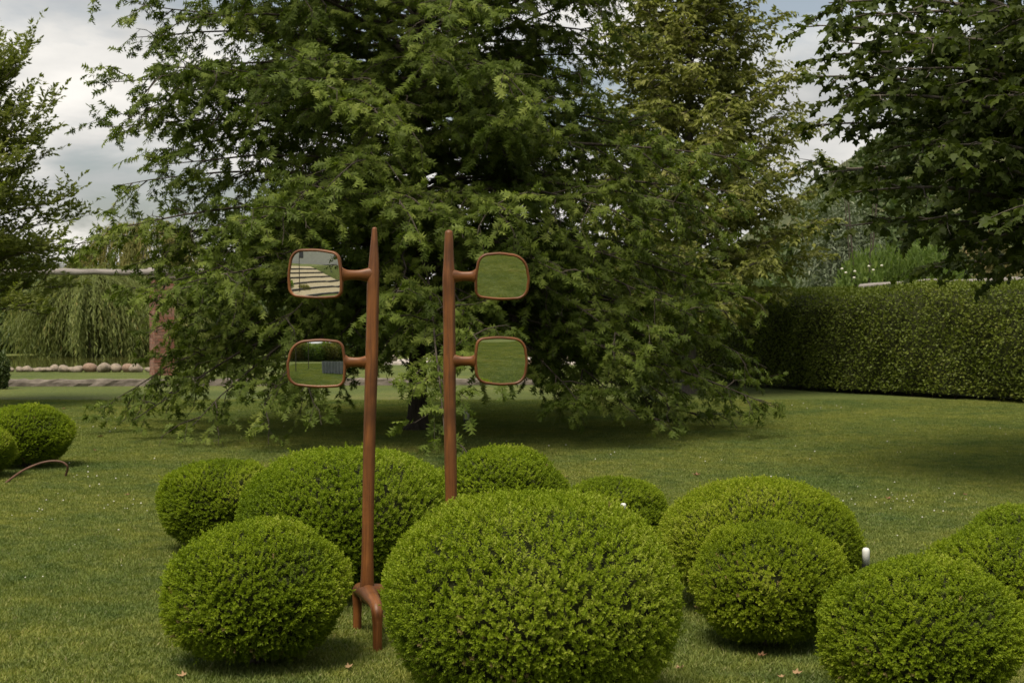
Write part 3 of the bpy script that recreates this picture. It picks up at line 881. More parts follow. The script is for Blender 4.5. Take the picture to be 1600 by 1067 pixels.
def shrub_mesh(name, seed, n, rx, ry, rz, size, leaf, mat, lumps=9, upn=0.5, tip=0.2):
    rng = np.random.default_rng(seed)
    P, d = lump_points(rng, n, rx, ry, rz, lumps)
    keep = P[:, 2] > 0.03
    P, d = P[keep], d[keep]
    T = d * 0.5 + rng.normal(0, 0.6, d.shape); T[:, 2] += tip
    Nn = d + rng.normal(0, 0.5, d.shape); Nn[:, 2] += upn
    q = np.clip(rng.normal(0.45, 0.22, len(P)), 0, 1)
    V, Fc, rr = scatter(leaf, P, T, Nn, size * rng.uniform(0.7, 1.3, len(P)), q)
    return mesh_np(name, V, Fc, mat, rnd=rr)


def stems_mesh(name, seed, h, spread, n=5, r=0.03, mat=None):
    rng = np.random.default_rng(seed)
    a = rng.uniform(0, 6.28, n)
    s = np.linspace(0, 1, 5)
    P = np.zeros((n, 5, 3))
    P[..., 0] = np.cos(a)[:, None] * s * spread; P[..., 1] = np.sin(a)[:, None] * s * spread; P[..., 2] = s * h - 0.02
    P[..., :2] += rng.normal(0, 0.02, (n, 5, 2))
    V, Q = tubes(P, np.full((n, 1), r) * np.linspace(1, 0.35, 5)[None], 6)
    return mesh_np(name, V, Q, mat or M['bark'], smooth=True)


def shrub(name, label, loc, fol, stem, cat='shrub', group=None, scale=(1, 1, 1), rz=0):
    o = empty(name, loc, rz)
    o.scale = scale
    tag(link('foliage', fol, o), kind='stuff')
    link('stem', stem, o)
    tag(o, label, cat, group)
    return o


stemA = stems_mesh('shrub_stems', 1, 0.8, 0.35, 6, 0.035)
green = [shrub_mesh('green_shrub_foliage', 60 + i, 6500, 1.0, 1.0, 1.0, 0.13, oval_leaf(0.55, 0.08), M['shrub_leaf']) for i in range(2)]
scrub = [shrub_mesh('scrub_foliage', 70 + i, 5500, 1.0, 1.0, 1.0, 0.12, oval_leaf(0.5, 0.08), M['scrub_leaf']) for i in range(2)]
pine = shrub_mesh('pine_shrub_foliage', 75, 15000, 2.45, 2.2, 4.5, 0.34, oval_leaf(0.17, 0.02), M['pine_leaf'], lumps=24, upn=0.2, tip=0.9)

def silver(label, px, d, rx, h, seed):
    fol = shrub_mesh('silver_tree_foliage', seed, 9000, rx, rx, h, 0.30, oval_leaf(0.3, 0.05), M['silver_leaf'], lumps=26, upn=0.2, tip=-0.6)
    o = empty('silver_tree', (X(px, d), d, 0))
    tag(link('crown', fol, o), kind='stuff')
    V, Fq, _ = sweep([(0, 0, -0.05), (0, 0, h * 0.4), (0, 0, h * 0.8)], [0.2, 0.14, 0.04], 8, 3)
    link('trunk', mesh_np('silver_trunk', V, Fq, M['grey_bark'], smooth=True), o)
    tag(o, label, 'tree')


silver('larger of the two silvery grey-green trees behind the hedge', 1300, 78, 2.0, 8.6, 53)
silver('smaller silvery tree standing close beside its larger twin', 1345, 80, 1.3, 7.2, 54)

border = [shrub_mesh('border_foliage', 90, 5500, 1, 1, 1, 0.12, oval_leaf(0.4, 0.06), M['pine_leaf']), shrub_mesh('border_dry_foliage', 91, 5500, 1, 1, 1, 0.12, oval_leaf(0.4, 0.06), M['tan_leaf'])]

# shrubs that close the view behind the oak and the pond
BG = [
    (560, 72, 3.2, 3.0, 0, 'rounded dark shrub behind the oak, just right of the upper wooden mirror frame'),
    (640, 76, 3.4, 3.6, 1, 'dark shrub directly behind the oak trunk'),
    (730, 70, 3.0, 2.6, 0, 'low green shrub behind the oak between the two lower right mirrors'),
    (815, 68, 2.6, 2.5, 1, 'green shrub behind the boulder on the pale path'),
    (900, 74, 3.3, 3.2, 0, 'tall green shrub behind the hanging oak branch right of the path boulder'),
    (985, 70, 3.2, 3.0, 1, 'green shrub behind the oak, left of the conical tree'),
    (1060, 64, 2.8, 3.2, 0, 'green shrub hidden behind the conical tree'),
    (470, 78, 3.6, 3.3, 1, 'green shrub behind the left wooden mirrors'),
    (380, 74, 3.4, 4.0, 0, 'green shrub behind the low left oak branches'),
    (300, 70, 2.8, 3.4, 1, 'green shrub beside the brick pier'),
    (15, 74, 3.6, 4.6, 0, 'tall green shrub beyond the pond at the left edge'),
]
for px, d, r, h, v, lab in BG:
    shrub('background_shrub', lab, (X(px, d), d, 0), green[v], stemA, group='shrubs closing the view behind the oak', scale=(r * 0.8, r * 0.8, h * 0.85), rz=px)
shrub('evergreen_bush', 'dark bush at the left edge beside the stone edging', (X(-12, 35.0), 35.0, 0), green[0], stemA, scale=(0.42, 0.42, 0.75))
shrub('pine_shrub', 'bright green rounded pine rising behind the hedge', (X(1402, 62), 62, 0), pine, stemA)
shrub('pine_shrub', 'lower bright green pine in front of the hillside, right of the rounded one', (X(1480, 66), 66, 0), pine, stemA, scale=(0.8, 0.8, 0.85), rz=2)
for i, (px, d, r, h) in enumerate(((1350, 95, 3.0, 7.5), (1440, 92, 4.0, 6.2), (1520, 80, 3.2, 4.8), (1575, 76, 2.8, 4.4), (1470, 104, 4.0, 8.5), (1560, 100, 4.5, 7.5))):
    shrub('hillside_scrub', ['brown-green scrub behind the tip of the smaller silver tree', 'olive scrub above the rounded pine', 'russet scrub between the pines and the maple branches', 'brownish scrub under the maple branches at the right edge',
                             'tall scrub higher on the hillside above the pines', 'dull scrub on the hillside behind the maple'][i], (X(px, d), d, 0), scrub[i % 2] if i in (0, 2, 3, 5) else green[i % 2], stemA,
          group='scrub on the hillside', scale=(r * 0.8, r * 0.8, h * 0.85), rz=i)

# woods on the hillside: one mass
def woods():
    rng = np.random.default_rng(77)
    n = 230
    y = rng.uniform(105, 180, n); x = y * rng.uniform(0.15, 0.5, n)
    z = hill_z(x, y)
    P, D, Nn, S, R = [], [], [], [], []
    for i in range(n):
        h = rng.uniform(3, 6.5); k = 110
        p, d = lump_points(rng, k, h * 0.42, h * 0.42, h, 5)
        P.append(p + np.array([x[i], y[i], z[i] - 0.3])); D.append(d + rng.normal(0, 0.6, d.shape)); Nn.append(d + rng.normal(0, 0.4, d.shape))
        S.append(rng.uniform(0.6, 1.1, k)); R.append(np.clip(rng.normal(rng.uniform(0.2, 0.6), 0.15, k), 0, 1))
    V, Fc, rr = scatter(oval_leaf(0.7, 0.1), np.concatenate(P), np.concatenate(D), np.concatenate(Nn), np.concatenate(S), np.concatenate(R))
    tag(link('woodland', mesh_np('woodland', V, Fc, M['shrub_leaf'], rnd=rr)), 'mass of trees covering the hillside behind the hedge', 'woodland', kind='stuff')


woods()

# rose bush with white blooms behind the hedge
rb = shrub('rose_bush', 'pale green rose bush dotted with white blooms behind the hedge', (X(1345, 50), 50, 0), shrub_mesh('rose_foliage', 81, 5000, 1, 1, 1, 0.09, oval_leaf(0.6, 0.1), M['pine_leaf']), stems_mesh('rose_stems', 4, 2.2, 0.5, 6, 0.02),
           scale=(1.45, 1.0, 3.35))
rrng = np.random.default_rng(3)
def ball_mesh(name, seg, rings, mat, squash=1.0, noise=0.0, seed=0, smooth=True):
    rng = np.random.default_rng(seed)
    V = []
    for i in range(1, rings):
        th = math.pi * i / rings
        for j in range(seg):
            ph = 2 * math.pi * j / seg
            V.append((math.sin(th) * math.cos(ph), math.sin(th) * math.sin(ph), math.cos(th) * squash))
    V.append((0, 0, squash)); V.append((0, 0, -squash))
    V = np.array(V)
    if noise:
        f = np.zeros(len(V))
        for k in range(5):
            w = rng.normal(0, 1.3, 3); f += np.sin(V @ w * 1.6 + rng.uniform(0, 6))
        V = V * (1 + noise * f[:, None] / 2.5)
    Fc = []
    for i in range(rings - 2):
        for j in range(seg):
            a, b = i * seg + j, i * seg + (j + 1) % seg
            Fc.append((a, a + seg, b + seg, b))
    t, bt = (rings - 1) * seg, (rings - 1) * seg + 1
    for j in range(seg):
        Fc.append((t, j, (j + 1) % seg)); Fc.append((bt, (rings - 2) * seg + (j + 1) % seg, (rings - 2) * seg + j))
    return mesh_np(name, V, Fc, mat, smooth=smooth)
bloom = ball_mesh('bloom', 7, 5, M['white_flower'], 0.7, 0.1, 2)
for px, py in ((1322, 426), (1335, 434), (1336, 424), (1358, 416), (1365, 422), (1378, 415), (1316, 420)):
    o = link('bloom', bloom, rb)
    o.location = ((X(px, 48.7) - X(1345, 50)) / 1.45, -1.25, Z(py, 48.7) / 3.35)
    o.scale = (0.05 / 1.45, 0.05, 0.05 / 3.35)


# ------------------------------------------------------------------ tall clipped hedge
def hedge():
    A = np.array([3.2, 40.5]); B = np.array([14.5, 22.0])
    L = np.linalg.norm(B - A); u = (B - A) / L
    nrm = np.array([-u[1], u[0]]); nrm = nrm if nrm[1] < 0 else -nrm       # towards the camera
    H, Dp = 2.45, 2.0
    root = empty('clipped_hedge', (A[0], A[1], 0))
    rng = np.random.default_rng(91)
    # section: up the face, round the shoulder, over the top, down the back
    sec = []
    for z in np.linspace(0.1, H - 0.6, 12): sec.append((0.10 * math.sin(z * 1.5), z, 1, 0.0))
    for a in np.linspace(0, math.pi / 2, 8)[1:]: sec.append((-0.75 + 0.80 * math.cos(a), H - 0.6 + 0.6 * math.sin(a), math.cos(a), math.sin(a)))
    for q in np.linspace(0.9, Dp - 0.3, 5): sec.append((-q, H + 0.02, 0, 1))
    sec.append((-Dp, H - 0.3, -1, 0.3)); sec.append((-Dp, 0.1, -1, 0))
    sec = np.array(sec)
    def surf(s, w):
        """s along 0..L, w along the section 0..1"""
        seg = np.concatenate([[0], np.cumsum(np.linalg.norm(np.diff(sec[:, :2], axis=0), axis=1))]); seg /= seg[-1]
        o = np.interp(w, seg, sec[:, 0]); z = np.interp(w, seg, sec[:, 1]); no = np.interp(w, seg, sec[:, 2]); nz = np.interp(w, seg, sec[:, 3])
        bul = 0.10 * np.sin(s * 0.9 + 0.5) + 0.06 * np.sin(s * 2.3 + z * 1.9) + 0.035 * np.sin(s * 5.1 - z * 3.3)
        z = z + nz * (0.05 * np.sin(s * 0.7) + 0.04 * np.sin(s * 1.9 + 1)) 
        o = o + no * bul
        xy = u[None] * s[:, None] + nrm[None] * o[:, None]
        return np.column_stack([xy, z]), np.column_stack([nrm[None] * no[:, None], nz])
    n = 70000
    s = rng.uniform(0, L, n)
    w = np.where(rng.uniform(0, 1, n) < 0.86, rng.uniform(0, 0.62, n), rng.uniform(0.62, 1, n))
    P, nn = surf(s, w)
    P += nn * (rng.uniform(-0.10, 0.035, n))[:, None] + rng.normal(0, 0.015, P.shape)
    T = nn * 0.55 + rng.normal(0, 0.55, P.shape); T[:, 2] += 0.15
    Nn = nn * 0.8 + rng.normal(0, 0.55, P.shape); Nn[:, 2] += 0.35
    patch = 0.5 + 0.22 * np.sin(s * 1.1 + 2 * P[:, 2]) * np.sin(P[:, 2] * 2.1 + s * 0.6)
    V, Fc, rr = scatter(oval_leaf(0.62, 0.1), P, T, Nn, 0.068 * rng.uniform(0.6, 1.3, n), np.clip(rng.normal(patch, 0.16), 0, 0.965) + np.where(rng.uniform(0, 1, n) < 0.012 + 0.2 * np.clip(P[:, 2] - 2.0, 0, 1) * (np.sin(s * 0.8 + 1.3) > 0.5), 0.035 + 0 * s, 0))
    tag(link('foliage', mesh_np('hedge_foliage', V, Fc, M['hedge_leaf'], rnd=rr), root), kind='stuff')
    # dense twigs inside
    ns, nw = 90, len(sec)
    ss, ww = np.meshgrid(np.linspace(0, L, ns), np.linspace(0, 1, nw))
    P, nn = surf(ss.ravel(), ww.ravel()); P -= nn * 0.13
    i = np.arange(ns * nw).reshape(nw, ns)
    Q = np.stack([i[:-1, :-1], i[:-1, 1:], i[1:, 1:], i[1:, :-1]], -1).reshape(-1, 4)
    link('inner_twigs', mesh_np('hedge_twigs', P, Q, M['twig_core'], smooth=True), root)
    for k in range(int(L / 0.6)):
        q = (k + 0.5) * 0.6
        V, Fq, _ = sweep([(0, 0, -0.05), (0.02, 0.0, 0.2), (0.0, 0.03, 0.7)], [0.03, 0.025, 0.02], 6, 2)
        if k == 0: st = mesh_np('hedge_stem', V, Fq, M['bark'], smooth=True)
        o = link('stem', st, root); c = u * q - nrm * 0.3; o.location = (c[0], c[1], 0); o.rotation_euler = (0, 0, k)
    tag(root, 'tall dense clipped green hedge running along the back of the lawn', 'hedge')


hedge()


# ------------------------------------------------------------------ pergola logs, brick pier, kerb, stones
def log_mesh(name, L, r, seed):
    rng = np.random.default_rng(seed)
    n = 12
    P = [(L * i / (n - 1), rng.normal(0, 0.02), rng.normal(0, 0.018)) for i in range(n)]
    V, Fq, _ = sweep(P, [r * rng.uniform(0.88, 1.12) for _ in range(n)], 12, 4)
    return mesh_np(name, V, Fq, M['log'], smooth=True)


def brick_pier(label, x, y, w, h, rz):
    root = empty('brick_pier', (x, y, 0), rz)
    rng = random.Random(4)
    hw = w / 2
    core = hw - 0.012
    V = [(sx * core, sy * core, z) for z in (0, h) for sx, sy in ((-1, -1), (1, -1), (1, 1), (-1, 1))]
    link('mortar_core', mesh_np('pier_core', np.array(V), [(0, 1, 5, 4), (1, 2, 6, 5), (2, 3, 7, 6), (3, 0, 4, 7), (4, 5, 6, 7)], M['mortar']), root)
    bl, bh, bd = w / 3, 0.095, 0.1
    bms = []
    for m in BRICKS:
        x0, y0, z0 = bl / 2 - 0.007, bd / 2, bh / 2 - 0.007
        V = np.array([(sx * (x0 - e), sy * (y0 - (0.004 if sy < 0 and e == 0 else 0)), sz * (z0 - e)) for e in (0,) for sx in (-1, 1) for sy in (-1, 1) for sz in (-1, 1)])
        bms.append(mesh_np('brick', V, [(0, 1, 3, 2), (4, 6, 7, 5), (0, 4, 5, 1), (2, 3, 7, 6), (0, 2, 6, 4), (1, 5, 7, 3)], m))
    courses = int(h / bh)
    for c in range(0, courses):
        for face, ang in ((0, 0.0), (3, -math.pi / 2)):      # the two faces turned to the lawn
            off = (c + face) % 2 * bl / 2
            for k in range(4):
                a = -hw + k * bl - off; b = a + bl
                a, b = max(a, -hw), min(b, hw)
                if b - a < 0.03: continue
                o = link('brick', rng.choice(bms), root)
                m = (a + b) / 2
                out_ = hw - bd / 2 + rng.uniform(0.0, 0.008)
                px, py = (m * math.cos(ang) - (-out_) * math.sin(ang), m * math.sin(ang) + (-out_) * math.cos(ang))
                o.location = (px, py, (c + 0.5) * bh)
                o.rotation_euler = (0, 0, ang)
                o.scale = ((b - a) / bl, 1, 1)
    cap = [(sx * (hw + 0.03), sy * (hw + 0.03), z) for z in (h + 0.002, h + 0.07) for sx, sy in ((-1, -1), (1, -1), (1, 1), (-1, 1))]
    link('cap', mesh_np('pier_cap', np.array(cap), [(0, 3, 2, 1), (0, 1, 5, 4), (1, 2, 6, 5), (2, 3, 7, 6), (3, 0, 4, 7), (4, 5, 6, 7)], M['kerb']), root)
    tag(root, label, 'pier')


brick_pier('red brick pier carrying the pergola log beside the oak', X(253, 44), 44.0, 0.62, 2.98, math.radians(28))
LZ = Z(424, 44)
o = tag(link('pergola_log', log_mesh('pergola_log', 5.3, 0.10, 1), loc=(X(-20, 44), 43.9, LZ - 0.02)), 'long weathered log laid from the left tree towards the brick pier', 'log')
o.rotation_euler = (0, math.radians(0.2), 0)
o = tag(link('pergola_log', log_mesh('pergola_log_end', 4.2, 0.12, 2), loc=(X(233, 44), 44.05, LZ + 0.02)), 'weathered log resting on top of the brick pier and running behind the oak', 'log')
o.rotation_euler = (0, math.radians(1), math.radians(6))
o = tag(link('pergola_log', log_mesh('pergola_log_hedge', 6.3, 0.085, 3), loc=(X(1345, 47), 47, Z(446, 47))), 'pale weathered log showing just above the top of the hedge', 'log')
o.rotation_euler = (0, math.radians(-2.2), 0)
for px, d in ((-20, 44), (1352, 47), (1520, 47)):
    V, Fq, _ = sweep([(0, 0, -0.05), (0, 0, 1.4), (0, 0, Z(424 if px < 0 else 446, d) - 0.12)], [0.13, 0.12, 0.115], 10, 2)
    lab = {-20: 'round log post under the left end of the pergola log', 1352: 'log post under the left end of the log behind the hedge', 1520: 'log post under the right end of the log behind the hedge'}[px]
    tag(link('log_post', mesh_np('log_post', V, Fq, M['log'], smooth=True), loc=(X(px, d), d, 0)), lab, 'post')


def rough_block(name, L, D, H, seed, mat, nx=40):
    rng = np.random.default_rng(seed)
    xs = np.linspace(0, L, nx)
    sec = [(0, 0), (0.0, H * 0.5), (0.02, H * 0.93), (0.06, H), (D - 0.06, H), (D, H * 0.9), (D, 0)]
    V = []
    for x in xs:
        for o_, z in sec:
            V.append((x, o_ + rng.normal(0, 0.012), max(0, z + (rng.normal(0, 0.012) if z > 0.05 else 0)) - (0.02 if z == 0 else 0)))
    k = len(sec)
    Fc = [(i * k + j, (i + 1) * k + j, (i + 1) * k + j + 1, i * k + j + 1) for i in range(nx - 1) for j in range(k - 1)]
    Fc += [tuple(range(k)), tuple(range((nx - 1) * k, nx * k))[::-1]]
    return mesh_np(name, np.array(V), Fc, mat)


o = tag(link('low_wall', rough_block('low_wall', 16, 0.35, 0.17, 6, M['kerb'], 90), loc=(X(-120, 36.8), 36.2, 0)), 'low rough stone edging wall along the lawn on the left', 'wall')
o.rotation_euler = (0, 0, math.radians(4))

stone_meshes = [ball_mesh('stone', 16, 10, M['stone'], 0.72, 0.24, 30 + i) for i in range(4)] + [ball_mesh('red_stone', 16, 10, M['red_stone'], 0.75, 0.22, 40)]
srng = random.Random(12)
STN = [(14, .21, .16, 0), (30, .16, .13, 1), (44, .20, .15, 2), (58, .23, .14, 3), (73, .22, .17, 0), (86, .18, .14, 2), (99, .23, .20, 1), (117, .30, .19, 3), (140, .27, .23, 4),
       (163, .25, .22, 0), (181, .22, .2, 1), (200, .25, .19, 4), (214, .24, .20, 2), (236, .25, .18, 3), (-4, .25, .16, 2)]
DES = ['small pale stone', 'small flat stone', 'low tan stone', 'long flat grey stone', 'pointed tan stone', 'small rounded stone', 'rounded buff stone', 'large smooth buff boulder', 'large reddish boulder',
       'large whitish boulder', 'small buff stone', 'russet boulder', 'tan stone', 'low stone', 'stone']
ORD = ['second', 'third', 'fourth', 'fifth', 'sixth', 'seventh', 'eighth', 'ninth', 'tenth', 'eleventh', 'twelfth', 'thirteenth', 'fourteenth', 'fifteenth', 'first']
for i, (px, rx, rz, v) in enumerate(STN):
    d = 46.6 + srng.uniform(-.25, .25)
    o = link('pond_stone', stone_meshes[v], loc=(X(px, d), d, rz * 0.55))
    o.scale = (rx * srng.uniform(.72, .95), rx * srng.uniform(.7, 1.0), rz * srng.uniform(.8, 1.25))
    o.location.z = o.scale[2] * 0.5
    o.rotation_euler = (0, 0, srng.uniform(-0.5, 0.5))
    tag(o, '%s on the pond edge, %s from the left end of the row' % (DES[i], ORD[i]), 'stone', 'stones along the pond edge')
for px, d, s, v, lab in ((867, 57, (.5, .4, .36), 2, 'smooth buff boulder lying on the pale path beneath the oak'), (850, 53.0, (.62, .4, .3), 4, 'flat red boulder at the near edge of the pale path'),
                         (880, 55, (.34, .3, .3), 0, 'grey stone between the red boulder and the oak leaves'), (836, 52.5, (.4, .3, .2), 4, 'low red stone left of the flat red boulder'),
                         (1000, 56, (.4, .3, .4), 2, 'pale pinkish stone on the path behind the right oak branches'), (602, 57, (.55, .4, .28), 3, 'pale flat stone on the path left of the oak trunk'), (948, 55, (.36, .3, .3), 4, 'reddish stone on the path behind the hanging leaves')):
    o = link('path_boulder', stone_meshes[v], loc=(X(px, d), d, s[2] * 0.5)); o.scale = s; o.rotation_euler = (0, 0, px)
    tag(o, lab, 'boulder', 'boulders by the path')
o = tag(link('path_edging', rough_block('path_edging', 17, 0.3, 0.12, 16, M['paving'], 90), loc=(X(600, 54), 54, 0)), 'pale stone edging between the lawn and the path', 'edging')
o.rotation_euler = (0, 0, math.radians(-1))


# ------------------------------------------------------------------ clipped box balls
def box_foliage(seed, rad, n_shoot, rz_ratio):
    """shoots of paired little leaves all over a flattened ball standing on z = 0; unit: metres at full size"""
    rng = np.random.default_rng(seed)
    n = n_shoot
    zz = rng.uniform(-0.93, 1, n); a = rng.uniform(0, 2 * np.pi, n)
    q = np.sqrt(1 - zz ** 2)
    # fuller sides than an ellipse
    e = np.where(zz > 0, 0.94, 0.72)
    d = np.stack([np.cos(a) * q ** e, np.sin(a) * q ** e, np.sign(zz) * np.abs(zz) ** 1.0], -1)
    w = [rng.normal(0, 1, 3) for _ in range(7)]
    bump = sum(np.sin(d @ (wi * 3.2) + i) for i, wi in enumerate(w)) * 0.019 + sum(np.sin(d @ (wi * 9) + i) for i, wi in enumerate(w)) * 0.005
    ax = np.array([rad, rad, rad * rz_ratio])
    P = d * ax * (1 + bump)[:, None]
    nrm = unit(d / ax)
    P += nrm * (rng.uniform(-0.030, 0.010, n) + np.where(rng.uniform(0, 1, n) < 0.05, rng.uniform(0, 0.035, n), 0))[:, None]
    ax_d = unit(nrm + rng.normal(0, 0.28, P.shape) + np.array([0, 0, 0.5]))
    k = 5
    ref = unit(rng.normal(0, 1, P.shape)); S1 = unit(np.cross(ax_d, ref)); S2 = np.cross(ax_d, S1)
    Ps, Ts, Ns, Ss, Rs = [], [], [], [], []
    worn = np.clip(sum(np.sin(d @ (wi * 2.4) + 2 * i) for i, wi in enumerate(w[:3])) / 2.2 - 0.35 - 0.9 * d[:, 2], 0, 1)
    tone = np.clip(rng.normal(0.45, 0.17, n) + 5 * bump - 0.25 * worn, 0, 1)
    dead = rng.uniform(0, 1, n) < 0.0015 + 0.05 * worn
    for j in range(k):
        h = 0.007 * j
        s = S1 if j % 2 == 0 else S2
        opn = 0.95 - 0.14 * j
        for sg in (-1, 1):
            Ps.append(P + ax_d * (h - 0.012)); Ts.append(ax_d * (1 - opn * 0.55) + s * sg * opn + rng.normal(0, 0.15, P.shape))
            Ns.append(ax_d + rng.normal(0, 0.2, P.shape))
            Ss.append(rng.uniform(0.0145, 0.0235, n) * (1 - 0.06 * j) * (1 - 0.25 * worn))
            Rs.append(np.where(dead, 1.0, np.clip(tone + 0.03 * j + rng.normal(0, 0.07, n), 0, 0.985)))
    V, Fc, rr = scatter(oval_leaf(0.56, 0.10), np.concatenate(Ps), np.concatenate(Ts), np.concatenate(Ns), np.concatenate(Ss), np.concatenate(Rs))
    V[:, 2] += rad * rz_ratio
    return mesh_np('box_ball_foliage', V, Fc, M['box_leaf'], rnd=rr)


def box_core(seed, rad, rz_ratio):
    me = ball_mesh('box_ball_twigs', 40, 26, M['twig_core'], 1.0, 0.0, seed)  # solid dark mass in place of dense twigs, put in to block light
    V = np.zeros(len(me.vertices) * 3, np.float32); me.vertices.foreach_get('co', V); V = V.reshape(-1, 3)
    rng = np.random.default_rng(seed)
    q = np.sqrt(V[:, 0] ** 2 + V[:, 1] ** 2); f = np.where(q > 1e-6, q ** np.where(V[:, 2] > 0, 0.94, 0.72) / np.maximum(q, 1e-6), 1)
    V[:, :2] *= f[:, None]
    V *= np.array([rad, rad, rad * rz_ratio]) * 0.93 - 0.012
    V += rng.normal(0, 0.006, V.shape)
    V[:, 2] += rad * rz_ratio
    me.vertices.foreach_set('co', V.astype(np.float32).ravel()); me.update()
    return me


BIG = (box_foliage(101, 0.70, 15000, 0.64), box_core(1, 0.70, 0.64), 0.70, 0.70 * 0.64 * 2)
MID = [(box_foliage(102 + i, 0.47, 7900, 0.76), box_core(2 + i, 0.47, 0.76), 0.47, 0.47 * 0.76 * 2) for i in range(2)]
box_stem = stems_mesh('box_ball_stems', 6, 0.30, 0.16, 7, 0.016, M['grey_bark'])

# centre px, distance, width px, top row, mesh, label
BALLS = [
    (400, 7.05, 285, 815, MID[1], 'clipped box ball at the front left, beside the left wooden stand', 20),
    (831, 6.2, 462, 776, BIG, 'largest clipped box ball, front and centre before the wooden stands', 0),
    (345, 10.5, 194, 715, MID[0], 'clipped box ball behind the front left one, outermost on the left', 120),
    (542, 8.9, 356, 705, BIG, 'wide clipped box ball directly behind the left wooden stand', 150),
    (782, 11.0, 214, 700, MID[1], 'clipped box ball behind the foot of the right wooden stand', 60),
    (958, 10.2, 180, 742, MID[0], 'small clipped box ball peeping out behind the right shoulder of the largest', 210),
    (1192, 8.43, 312, 750, BIG, 'wide clipped box ball behind the round one right of centre', 250),
    (1203, 7.43, 236, 812, MID[0], 'round clipped box ball with bare stems showing at its base', 300),
    (1437, 6.25, 314, 872, MID[1], 'clipped box ball at the front right, before the small white lamp', 10),
    (1583, 7.3, 276, 820, MID[0], 'clipped box ball cut by the right edge, behind the front right one', 90),
    (1608, 8.7, 220, 788, MID[1], 'farthest clipped box ball at the right edge, mostly hidden', 200),
    (38, 16.4, 148, 633, MID[1], 'clipped box ball by the brown pipe at the far left', 30),
    (-38, 15.3, 118, 664, MID[0], 'clipped box ball half cut by the left edge, before the one with the pipe', 160),
]
for cx, d, w, yt, var, lab, rot in BALLS:
    r = w / 2 / F * d
    H = Z(yt, d + 0.1 * r)
    o = empty('box_ball', (X(cx, d), d, 0), math.radians(rot))
    lift = 0.05
    o.scale = (r / (var[2] * 1.035), r / (var[2] * 1.035), (H - lift) / var[3])
    a = tag(link('foliage', var[0], o), kind='stuff'); b = link('inner_twigs', var[1], o); c = link('stem', box_stem, o)
    a.location.z = b.location.z = lift
    tag(o, lab, 'box ball', 'clipped box balls on the lawn')


# ------------------------------------------------------------------ wooden mirror stands
def rounded_quad(c, rad, per=9):
    """c: four corners (u, v) clockwise from top-left; rad: corner radii -> outline points counter-clockwise seen from the front"""
    c = [np.array(p, float) for p in c]
    pts = []
    for i in range(4):
        p, a, b = c[i], c[i - 1], c[(i + 1) % 4]
        r = rad[i]
        s = p + unit(a - p) * r * 1.25; e = p + unit(b - p) * r * 1.25
        for k in range(per):
            t = k / (per - 1)
            q0, q1 = s + (p - s) * 0.60 , e + (p - e) * 0.60
            pts.append((1 - t) ** 3 * s + 3 * (1 - t) ** 2 * t * q0 + 3 * (1 - t) * t * t * q1 + t ** 3 * e)
        # bowed edge
        nb, nr = c[(i + 1) % 4], rad[(i + 1) % 4]
        s2 = nb + unit(p - nb) * nr * 1.25
        for k in (0.25, 0.5, 0.75):
            m = e + (s2 - e) * k
            ed = unit(nb - p); nout = np.array([-ed[1], ed[0]])
            pts.append(m + nout * 0.005 * math.sin(math.pi * k))
    return np.array(pts[::-1])


def mirror_unit(stand, base, center, quad, rad, target, label, R=2.3):
    m = np.array(center); c = np.array([0, 0, EYE]); t = np.array(target, float)
    n = unit(unit(c - m) + unit(t - m))
    r = unit(np.cross(UP, n)); v = np.cross(n, r)
    O = rounded_quad(quad, rad)
    k = len(O)
    tang = unit(np.roll(O, -1, 0) - np.roll(O, 1, 0)); inn = np.stack([-tang[:, 1], tang[:, 0]], -1)
    if ((-O) * inn).sum(1).mean() < 0: inn = -inn
    def ring(ins, dep):
        return np.concatenate([O + inn * ins, np.full((k, 1), dep)], 1)
    prof = [(0.0165, -0.012), (0.0150, 0.003), (0.0125, 0.0065), (0.009, 0.0075), (0.004, 0.006), (0.001, 0.001), (0.0, -0.006), (0.003, -0.020), (0.012, -0.032), (0.03, -0.040), (0.07, -0.044)]
    V = np.concatenate([ring(a, b) for a, b in prof] + [np.array([[0, 0, -0.046]])])
    Fc = []
    for i in range(len(prof) - 1):
        for j in range(k):
            a, b = i * k + j, i * k + (j + 1) % k
            Fc.append((a, b, b + k, a + k))
    last = (len(prof) - 1) * k
    for j in range(k): Fc.append((last + j, last + (j + 1) % k, len(V) - 1))
    basis = np.stack([r, v, n], 0)
    Wv = V @ basis + (m - base)
    ang = np.concatenate([np.tile(np.linspace(0, 0.95, k), len(prof)), [0]])
    G = np.stack([V[:, 2], np.concatenate([np.repeat([p[0] for p in prof], k), [0.1]]), ang], -1)
    fr = link('mirror_frame', mesh_np('mirror_frame', Wv, Fc, M['wood'], smooth=True, grain=G), stand)
    fr['label'] = label
    # slightly domed glass
    nr = 16
    V = [(0, 0, 0.0035)]
    for i in range(1, nr + 1):
        q = (O + inn * 0.0152) * (i / nr)
        for x, y in q: V.append((x, y, 0.0035 - (x * x + y * y) / (2 * R)))
    Fc = [(0, 1 + j, 1 + (j + 1) % k) for j in range(k)]
    for i in range(nr - 1):
        for j in range(k):
            a, b = 1 + i * k + j, 1 + i * k + (j + 1) % k
            Fc.append((a, a + k, b + k, b))
    Wv = np.array(V) @ basis + (m - base)
    g = link('mirror_glass', mesh_np('mirror_glass', Wv, Fc, M['mirror'], smooth=True), fr)
    return m, r


